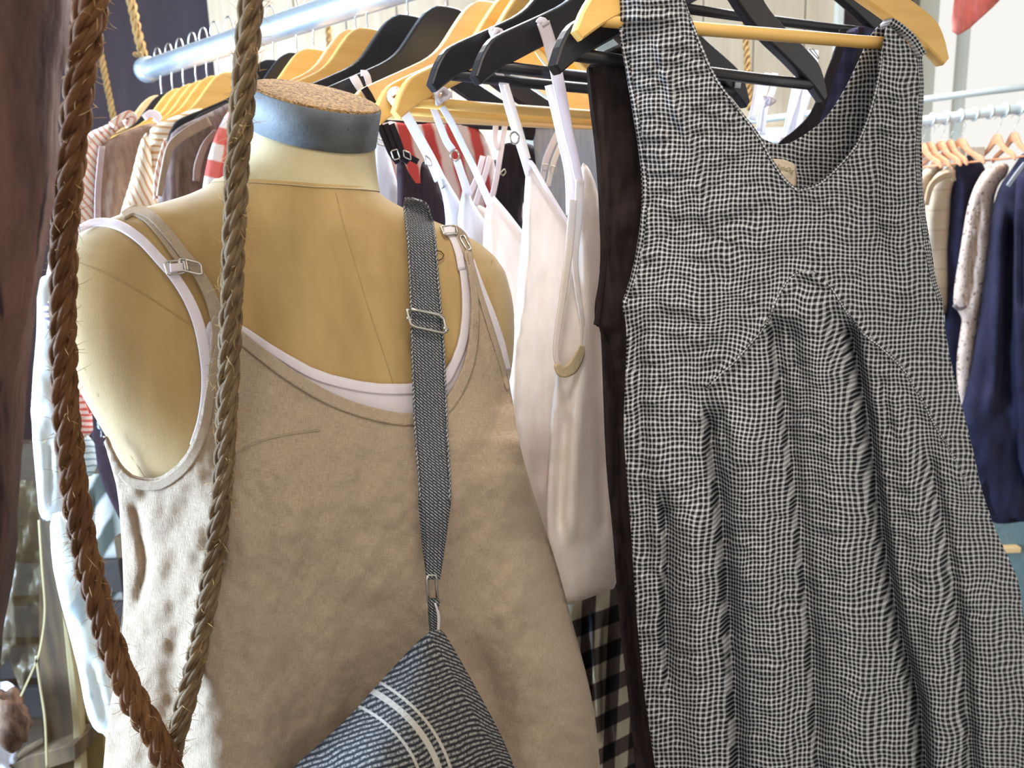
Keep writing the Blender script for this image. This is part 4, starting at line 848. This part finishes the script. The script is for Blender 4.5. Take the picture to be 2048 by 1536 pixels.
hung('sleeve', [(140, 700), (152, 742), (172, 780), (184, 824), (186, 870), (150, 880), (140, 880)], PT, M_rose, sk, 6, .02); hung('cuff', [(140, 878), (186, 868), (196, 948), (150, 960), (140, 950)], PT, M_teals, sk, 6, .02); strap('red_edge', [(162, 778), (172, 796), (182, 826)], 9, pos_of(PT, .024), fabric('brick_red', lin(206, 98, 88)), sk)
PU = Plane(200, 900, 1.95, 30); u1 = thing('dark_print_top', 'dark plum and white edged top hem in the gap beside the linen armhole', 'top', PU.p)
hung('front_panel', [(176, 820), (200, 560), (330, 330), (420, 330), (420, 900), (300, 960), (262, 1000), (250, 1060), (200, 960), (185, 880)] if True else [(232, 910), (250, 960), (262, 1000), (250, 1060), (200, 960), (185, 880)], PU, M_plum, u1, 6, .012)
hung('pale_edge', [(183, 800), (200, 830), (212, 880), (222, 906), (206, 900), (190, 852)], PU, M_teals, u1, 6, .016)
M_bigc = stripes('teal_white_broad_check', lin(208, 206, 198), [(-38, .085, .5, lin(84, 88, 80)), (0, .12, .3, lin(168, 172, 162))], .01, .2)
PV = Plane(200, 1050, 2.0, 30); v1 = thing('broad_check_garment', 'teal and white broad check garment hanging behind the linen top edge', 'garment', PV.p)
hung('front_panel', [(135, 940), (196, 950), (270, 940), (300, 500), (400, 330), (440, 400), (420, 1000), (300, 1400), (250, 1420), (200, 1300), (150, 1100), (130, 1000)], PV, M_bigc, v1, 8, .03, [([(190, 960), (188, 1080), (200, 1200)], 5, 6, -.012)], .005, 40, back='back_panel')
PWt = Plane(150, 1300, 1.16, 30); w1 = thing('white_hem_garment', 'bright white hanging garment with faint blue patches, behind the rope loop', 'garment', PWt.p)
M_wb = N('white_blue_patch'); u_ = M_wb.co('UV'); M_wb.col(M_wb.mix(M_wb.ramp(M_wb.noise(M_wb.scale(u_, (18, 9, 1)), 1, 2), .6, .64), lin(240, 246, 246), lin(196, 212, 220))); M_wb.trans(.3); M_wb = M_wb.m
hung('front_panel', [(100, 1030), (130, 1020), (190, 1080), (215, 1200), (260, 1300), (290, 1480), (240, 1530), (212, 1468), (190, 1462), (172, 1420), (160, 1350), (140, 1270), (118, 1190), (104, 1120)], PWt, M_wb, w1, 8, .03, [([(175, 1300), (200, 1400), (212, 1460)], 8, 8, -.01)], .006, 40, back='back_panel')
# ================================================================ timber frame, plastic and crate at lower left
PO = Plane(110, 1200, 1.55, 8)
pt = thing('timber_upright', 'weathered timber upright standing at lower left behind the plastic', 'post', (float(PO.p[0]), 1.57, 0))
B0 = at(104, 1200, 1.55)
extrude_poly('upright', [(78, 1000), (118, 1000), (138, 1250), (150, 1420), (160, 1700), (92, 1700), (88, 1536), (78, 1300)], PO, .06, M_oldw, pt)
pt2 = thing('pale_batten', 'pale sawn batten leaning beside the weathered upright', 'batten', at(180, 1500, 1.5))
extrude_poly('batten', [(124, 1226), (136, 1260), (148, 1330), (160, 1440), (172, 1720), (152, 1720), (146, 1450)], Plane(150, 1400, 1.52, 8), .03, M_palew, pt2)
pt3 = thing('olive_board', 'olive brown board behind the white hem at lower left', 'board', at(190, 1500, 1.58))
extrude_poly('board', [(146, 1300), (160, 1380), (176, 1440), (208, 1470), (214, 1720), (166, 1720)], Plane(180, 1500, 1.6, 8), .03, wood('olive_timber', lin(140, 122, 74), lin(104, 88, 52), (30, 30, 3), .8), pt3)
bm = thing('cross_beam', 'rough timber cross beam at the bottom left corner', 'beam', at(70, 1510, 1.5))
extrude_poly('beam', [(0, 1540), (60, 1512), (150, 1488), (152, 1520), (90, 1540), (0, 1590)], Plane(80, 1510, 1.5, -6), .08, M_oldw, bm)
st = thing('stone_lump', 'rough pale stone with dark chipped face at the left edge', 'stone', at(20, 1440, 1.42))
v = []; f = []; sc_ = at(22, 1440, 1.44)
for i in range(15):
    for k in range(20):
        th = math.pi * i / 14; ph = 2 * math.pi * k / 20; d = np.array([math.sin(th) * math.cos(ph), math.sin(th) * math.sin(ph), math.cos(th)]); r = 1 + .5 * fbm(d[0] * 2 + 5, d[1] * 2 + d[2] * 2 + 3, 3)
        v.append(sc_ + d * r * np.array([.034, .04, .058]))
for i in range(14):
    for k in range(20): f.append((i * 20 + k, i * 20 + (k + 1) % 20, (i + 1) * 20 + (k + 1) % 20, (i + 1) * 20 + k))
mesh('lump', v, f, fabric('rough_stone', lin(120, 94, 76), lin(66, 48, 40), weave=120, bump=1.0, mott=6), st)
rg = thing('white_rag', 'crumpled white cloth lying at the left edge under the stone', 'cloth', at(15, 1520, 1.42))
cloth('rag', [(-40, 1380), (10, 1360), (30, 1372), (44, 1400), (20, 1410), (24, 1490), (36, 1510), (40, 1600), (-40, 1600)], lambda px, py: at(px, py, 1.5 + .04 * fbm(px / 30, py / 40, 3)), M_whiteb, rg, 6)
bk = thing('storage_crate', 'wooden crate at lower left, coloured dark for the shadow there', 'crate', at(60, 1400, 1.9))
for z in (.20, .32, .44, .56): box('slat', (float(at(60, 1400, 1.95)[0]), 1.95, z), (.6, .02, .09), wood('crate_shade_wood_%d' % int(z * 100), lin(50, 42, 38), lin(34, 28, 26), (2, 30, 30), .8), bk)  # slat wood darkened so its colour carries the shadow in this corner
for x in (-.3, .3): box('corner_post', (float(at(60, 1400, 1.95)[0]) + x, 1.975, .33), (.03, .03, .66), M_oldw, bk)
a_ = N('clear_plastic', .35, .6); a_.col(lin(112, 96, 74)); a_.bump(a_.noise(a_.scale(a_.co('Object'), (1, 1, .4)), 24, 4), .8, .006)
tp = a_.n('ShaderNodeBsdfTransparent'); tp.inputs[0].default_value = (.9, .88, .8, 1); mx = a_.n('ShaderNodeMixShader'); mx.inputs[0].default_value = .78
a_.t.links.new(a_.b.outputs[0], mx.inputs[1]); a_.t.links.new(tp.outputs[0], mx.inputs[2]); a_.t.links.new(mx.outputs[0], a_.t.nodes['Material Output'].inputs[0]); M_plas = a_.m
pg = thing('plastic_sheet', 'hazy translucent plastic sheet gathered and hanging behind the near post', 'plastic sheet', at(50, 1100, 1.36))
cloth('sheet', [(20, 960), (76, 960), (80, 1060), (88, 1180), (92, 1230), (80, 1290), (70, 1330), (44, 1390), (30, 1350), (14, 1310), (-30, 1400), (-30, 960)], lambda px, py: at(px, py, 1.36 + .05 * fbm(px / 26, py / 80, 3)), M_plas, pg, 6, None, .0006)
strap('gathered_edge', [(78, 1040), (84, 1130), (90, 1220), (82, 1290), (70, 1330), (42, 1392)], 4, lambda px, py: at(px, py, 1.34), M_palew, pg, thick=.002)
strap('gathered_edge', [(72, 1312), (80, 1370), (90, 1440), (94, 1536)], 4, lambda px, py: at(px, py, 1.34), M_palew, pg, thick=.002)
M_olivew = wood('brown_wall_boards', lin(86, 70, 50), lin(60, 48, 36), (3, 3, 20), .8)
structure(box('wall_left', (-1.75, 2.25, .42), (1.7, .05, .86), M_olivew, bev=0))
# ================================================================ near post
po = thing('rough_post', 'dark reddish rough timber post, very close at the left edge', 'post', at(0, 768, .47))
M_post = N('dark_red_timber', .7, .3); o_ = M_post.co('Object'); n1 = M_post.noise(M_post.scale(o_, (26, 26, 3.0)), 1, 6, .65); n2 = M_post.noise(M_post.scale(o_, (60, 60, 1.2)), 1, 3)
c_ = M_post.mix(M_post.ramp(n1, .32, .68), lin(46, 30, 30), lin(108, 76, 66)); c_ = M_post.mix(M_post.ramp(n2, .60, .66), c_, lin(38, 24, 26)); M_post.col(c_); M_post.bump(M_post.ma('ADD', n1, n2), .8, .006); M_post = M_post.m
ys = np.linspace(-120, 1700, 60); re_ = np.interp(ys, [-120, 0, 110, 300, 520, 770, 900, 1000, 1250, 1536, 1700], [158, 150, 143, 124, 103, 64, 60, 50, 20, -8, -22])
v = []; f = []; K = 18
for i, y in enumerate(ys):
    R3 = at(re_[i], y, .47) - np.array([0, .036, 0]); W_ = .085; R3 = R3 + np.array([.011, 0, 0])
    for k in range(K):
        a = 2 * math.pi * k / K; c, s = math.cos(a), math.sin(a); e = 2 / 3.4
        X = W_ * math.copysign(abs(c) ** e, c) - W_; Yk = .034 * math.copysign(abs(s) ** e, s)
        rr = .004 * fbm(k * .5, i * .25, 3); v.append(R3 + np.array([X + rr * c - .001, Yk + rr * s, 0]))
for i in range(len(ys) - 1):
    for k in range(K): f.append((i * K + k, i * K + (k + 1) % K, (i + 1) * K + (k + 1) % K, (i + 1) * K + k))
mesh('timber', v, f, M_post, po)
# ================================================================ ropes
def rope_geo(P3, R, strands=4, yarns=3, pitch=6.6, seg=6, res=None, radii=None):
    P3 = np.array(P3); L = np.linalg.norm(np.diff(P3, axis=0), axis=1).sum(); n = res or int(L / (R * .34)); P3 = spline(P3, n); fr = frames(P3)
    s = np.r_[0, np.cumsum(np.linalg.norm(np.diff(P3, axis=0), axis=1))]; R_ = np.full(n, R) if radii is None else np.interp(np.linspace(0, 1, n), np.linspace(0, 1, len(radii)), radii)
    V = []; Fc = []; UV = []
    p = np.array([f_[0] for f_ in fr]); N1 = np.array([f_[2] for f_ in fr]); N2 = np.array([f_[3] for f_ in fr])
    for st in range(strands):
        a = s / (pitch * R) * 2 * math.pi + st * 2 * math.pi / strands; o1 = N1 * np.cos(a)[:, None] + N2 * np.sin(a)[:, None]; b1 = -N1 * np.sin(a)[:, None] + N2 * np.cos(a)[:, None]
        ctr = p + o1 * (R_ * .53)[:, None]
        for yn in range(yarns):
            jit = random.uniform(.86, 1.14); b = -s / (pitch * R * .62) * 2 * math.pi + yn * 2 * math.pi / yarns + st
            ww = R_ * .235 * (1 + .12 * np.array(fbm(s * 90 + yn * 7, st * 3.3 + yn, 2)))
            cc = ctr + (o1 * np.cos(b)[:, None] + b1 * np.sin(b)[:, None]) * ww[:, None]
            rr = R_ * .255 * jit * (1 + .25 * fbm(s * 140 + yn * 3, yn * 2.2 + st, 2)); base = len(V)
            t = np.gradient(cc, axis=0); t /= np.linalg.norm(t, axis=1)[:, None]; u = np.cross(t, o1); u /= np.linalg.norm(u, axis=1)[:, None]; w = np.cross(u, t)
            for k in range(seg):
                th = 2 * math.pi * k / seg; V_ = cc + (u * math.cos(th) + w * math.sin(th)) * rr[:, None]; V.extend(V_); UV.extend(np.stack([s * 14, np.full(n, k / seg + yn * .37 + st)], -1))
            for i in range(n - 1):
                for k in range(seg): k2 = (k + 1) % seg; Fc.append((base + k * n + i, base + k2 * n + i, base + k2 * n + i + 1, base + k * n + i + 1))
    return V, Fc, UV, p, N1, N2, R_
def fuzz(name, p, N1, N2, R_, cnt, mat, parent, lmin=.004, lmax=.014):
    g = []
    for _ in range(cnt):
        i = random.randrange(2, len(p) - 2); a = random.random() * 6.283; r = R_[i] * .92; o = N1[i] * math.cos(a) + N2[i] * math.sin(a); T = (p[i + 1] - p[i - 1]); T /= np.linalg.norm(T)
        L = random.uniform(lmin, lmax) * random.random() ** .6; dirv = o * random.uniform(.3, 1) + T * random.uniform(-1, 1) + (N1[i] * random.uniform(-.5, .5)); dirv /= np.linalg.norm(dirv); q = p[i] + o * r; bend = np.array([random.uniform(-1, 1) for _ in range(3)]) * .5
        P = [q + dirv * L * t + bend * L * t * t for t in (0, .35, .7, 1)]; g.append(tube_geo(P, [.00023, .0002, .00016, .00008], 3))
    v, f = merge(*g); o = mesh(name, v, f, mat, parent); o['kind'] = 'stuff'; return o
rope = thing('manila_rope', 'thick brown manila rope hanging in a V loop in front of the mannequin', 'rope', at(330, 1500, .56))
lpth = [(192, -60), (184, 0), (168, 100), (156, 200), (141, 330), (129, 450), (127, 560), (126, 700), (131, 800), (140, 900), (152, 1000), (170, 1100), (195, 1200), (226, 1300), (268, 1400), (314, 1480), (356, 1580), (400, 1700)]
l3 = [at(x, y, .552) for x, y in lpth]
V_, F__, U_, p_, a1, a2, R_ = rope_geo(l3, .0098, radii=[.0112, .0108, .0098, .0092, .0092, .0095, .0098, .0100, .0102, .0104, .0104])
mesh('rope_length', V_, F__, M_rope, rope, uv=U_); fuzz('loose_fibres', p_, a1, a2, R_, 520, M_ropel, rope)
rpth = [(505, -60), (502, 0), (494, 100), (486, 200), (477, 300), (471, 400), (467, 500), (463, 600), (459, 700), (455, 800), (450, 900), (442, 1000), (430, 1100), (414, 1200), (396, 1300), (372, 1400), (350, 1480), (338, 1540), (330, 1600)]
r3 = [at(x, y, .585 - .012 * min(1, max(0, (y - 1300) / 250))) for x, y in rpth]
V_, F__, U_, p_, a1, a2, R_ = rope_geo(r3, .0092, radii=[.0092, .0092, .0090, .0088, .0086, .0084, .0084, .0086, .0088, .009, .009])
mesh('rope_length', V_, F__, M_rope2, rope, uv=U_); fuzz('loose_fibres', p_, a1, a2, R_, 640, M_ropel, rope)
def thin_rope(label, pts, Y, R, last=None):
    P = [at(x, y, Y) for x, y in pts]
    if last is not None: P.append(last)
    V_, F__, U_, p_, a1, a2, R_ = rope_geo(P, R, 3, 3, 5.5, 5); o = mesh('sisal_rope', V_, F__, M_ropel, None, uv=U_); tag(o, label, 'rope'); return o
thin_rope('yellow rope tied to the end of the pipe rail', [(248, -60), (262, 0), (270, 40), (280, 85), (290, 122)], 2.03, .0115, E + rd * .012 + np.array([0, 0, .02]))
kn = thin_rope('frayed knot end poking from the yellow rope above the pipe end', [(288, 112), (280, 108), (272, 110), (268, 106)], 2.0, .006)
thin_rope('thin yellow rope hanging against the dark wall behind the thick rope', [(176, -60), (186, 20), (200, 100), (216, 180), (232, 264), (240, 330)], 2.4, .0095)
thin_rope('pale rope hanging on the boards above the honey hangers', [(650, -60), (656, 40), (661, 120), (668, 240)], 2.3, .010)
thin_rope('pale rope hanging on the boards, seen inside the dress neckline', [(1486, -60), (1490, 40), (1494, 110), (1500, 220)], 2.3, .010)
# ================================================================ right hand rack
RB = at(1835, 243, 2.15); RE = at(2240, 190, 1.95)
rr = thing('display_rack', 'white double pipe rack at the right in front of the window', 'clothes rack', (float(RE[0]), float(RE[1]), 0))
M_wp = N('white_pipe', .3, .5); M_wp.col(lin(200, 208, 206)); M_wp.b.inputs['Metallic'].default_value = .3; M_wp = M_wp.m
dR = (RE - RB); dR /= np.linalg.norm(dR)
tube('rail', [RB - dR * .5, RB, RE], .0125, M_wp, rr, 14); UB = at(1838, 200, 2.2); UE = at(2240, 150, 2.0); dU = (UE - UB) / np.linalg.norm(UE - UB); tube('upper_bar', [UB - dU * .5, UB, UE], .009, M_wp, rr, 14)
v, f = merge(*[tube_geo([RB + dR * t + np.array([0, math.cos(a) * .016, math.sin(a) * .016]) for a in np.linspace(0, 6.28, 12)], .0026, 5) for t in np.arange(0, .55, .032)]); mesh('rail_rings', v, f, M_wp, rr)
for q in (RB - dR * .5, RE): tube('upright', [q + np.array([0, 0, .1]), np.array([q[0], q[1], .01])], .014, M_wp, rr, 12)
M_speck = N('speckled_wool'); n_s = M_speck.noise(M_speck.co('Object'), 130, 3, .6); M_speck.col(M_speck.mix(M_speck.ramp(n_s, .36, .42), lin(92, 74, 70), lin(202, 180, 166))); M_speck.bump(n_s, .5, .003); M_speck = M_speck.m
def coat(name, label, cat, poly, Y, mat, bulge=.05, fl=(), deg=12, grp=None):
    pl = Plane(poly[0][0], poly[0][1], Y, deg); t = thing(name, label, cat, pl.p, grp); hung('body', poly, pl, mat, t, 7, bulge, fl, .008, 30, .003, back='back_panel'); return t, pl
c1, q1 = coat('tan_coat', 'tan coat shoulder furthest left on the right hand rack', 'coat', [(1800, 380), (1840, 348), (1862, 330), (1882, 326), (1888, 338), (1868, 352), (1856, 380), (1850, 420), (1850, 640), (1790, 640)], 2.10, M_tan)
c2, q2 = coat('checked_coat', 'tan windowpane coat next to the navy clothes on the right hand rack', 'coat', [(1850, 420), (1856, 375), (1872, 348), (1896, 336), (1912, 326), (1914, 350), (1900, 385), (1900, 430), (1894, 500), (1897, 560), (1895, 618), (1880, 640), (1840, 640), (1844, 500)], 2.06, M_tan, .05, [([(1868, 380), (1862, 440), (1858, 520)], 5, 8, .014)])
strap('collar_roll', [(1852, 410), (1862, 372), (1884, 354), (1902, 350), (1908, 362)], [8, 10, 12, 10, 6], pos_of(q2, .07), fabric('brown_tan', lin(176, 150, 122)), c2, thick=.006)
c3, q3 = coat('navy_blouse', 'navy blouse hanging between the tan coat and the speckled coat', 'top', [(1908, 322), (1918, 312), (1930, 318), (1938, 308), (1948, 322), (1968, 328), (1975, 380), (1960, 500), (1950, 700), (1940, 860), (1900, 860), (1890, 700), (1890, 560), (1896, 430)], 2.08, M_navy, .04, [([(1925, 330), (1922, 450), (1915, 600)], 5, 6, .012), ([(1945, 340), (1940, 450), (1935, 560)], 4, 5, -.012)])
c4, q4 = coat('speckled_coat', 'oatmeal speckled knit coat sleeve hanging between navy clothes', 'coat', [(1966, 344), (1982, 332), (1998, 326), (2018, 330), (2014, 350), (1996, 368), (1986, 400), (1984, 470), (1976, 560), (1968, 590), (1958, 640), (1948, 720), (1938, 840), (1924, 830), (1916, 780), (1914, 720), (1922, 660), (1926, 640), (1918, 622), (1907, 612), (1910, 570), (1922, 500), (1934, 420), (1948, 376)], 2.02, M_speck, .035, [([(1962, 380), (1950, 470), (1936, 600), (1932, 640)], 4, 5, -.02)])
strap('cuff', [(1908, 610), (1918, 618), (1932, 612)], 7, pos_of(q4, .05), fabric('grey_cuff', lin(120, 110, 112)), c4, thick=.004)
c5, q5 = coat('navy_dress', 'long navy dress with soft folds, filling the right edge of the photo', 'dress', [(2000, 372), (2020, 345), (2050, 300), (2120, 300), (2160, 1044), (2048, 1042), (2000, 1048), (1975, 1040), (1955, 960), (1930, 900), (1915, 840), (1940, 760), (1960, 640), (1978, 500), (1985, 420)], 2.0, M_navy, .06, [([(2000, 400), (1995, 600), (1980, 850)], 8, 10, .02), ([(2022, 420), (2015, 640), (2008, 840)], 7, 9, -.02), ([(2038, 500), (2030, 700), (2040, 900)], 8, 8, .02)])
M_navyd = fabric('navy_hem', lin(32, 32, 50)); strap('hem_band', [(1960, 970), (2000, 990), (2060, 985), (2140, 990)], 84, pos_of(q5, .02), M_navyd, c5, thick=.004)
c6, q6 = coat('indigo_dress', 'indigo dress with a pale blue edge at the very right of the photo', 'dress', [(2030, 360), (2046, 340), (2110, 300), (2120, 980), (2040, 980), (2028, 700)], 1.93, M_navy, .04, [([(2044, 420), (2042, 640)], 5, 6, -.014)])
strap('pale_edge', [(2016, 372), (2030, 352), (2050, 326)], 7, pos_of(q6, .03), M_grey, c6, thick=.003)
for px, yb, sg, lab in ((1848, 345, 1, 'leftmost'), (1864, 342, 1, 'second'), (1884, 338, 1, 'third'), (1905, 330, 1.4, 'fourth'), (1926, 322, .7, 'fifth'), (1998, 338, 1.5, 'sixth'), (2034, 330, 1.6, 'seventh')):
    P = RB + dR * 0; tt = np.linspace(0, 1.2, 400); PP = RB + tt[:, None] * dR; dd = PP - CAM; xx = 1024 + F * (dd @ cr) / (dd @ fwd); P = PP[np.argmin(abs(xx - px))]
    hanger('salmon', P + np.array([0, 0, -.055]), 108 - 14 * sg, 'salmon wooden hanger on the right hand rack, %s from the left' % lab, 'hangers on the right hand rack', 0, .42)
for px, lab in ((1922, 'left'), (1942, 'middle'), (1960, 'right')):
    c = at(px, 308, 2.1); o = box('price_tag', c, (.022, .003, .036), M_wpaint, None); tag(o, 'small white card over the navy top on the right rack, %s of three' % lab, 'tag', 'cards on the navy top')
bx = thing('teal_cabinet', 'teal grey cabinet low at the right edge below the navy clothes', 'cabinet', (1.55, 2.5, 0))
box('cabinet_body', (1.72, 2.5, .36), (.62, .4, .70), M_teal, bx); box('cabinet_top', (1.72, 2.49, .735), (.66, .44, .05), M_wpaint, bx)
hb = at(2008, 1098, 2.285); box('wooden_handle', hb, (.09, .026, .018), M_pw, bx)['label'] = 'pale wooden handle'
# pennant
pn = thing('pennant', 'coral cloth pennant hanging at the top right corner', 'pennant', at(1950, 20, 1.7))
cloth('flag', [(1912, -30), (1900, 60), (1920, 74), (2004, -2), (2030, -40)], lambda px, py: at(px, py, 1.7 + .03 * fbm(px / 30, py / 60, 2)), fabric('coral_cloth', lin(224, 142, 132), tr=.3), pn, 6)
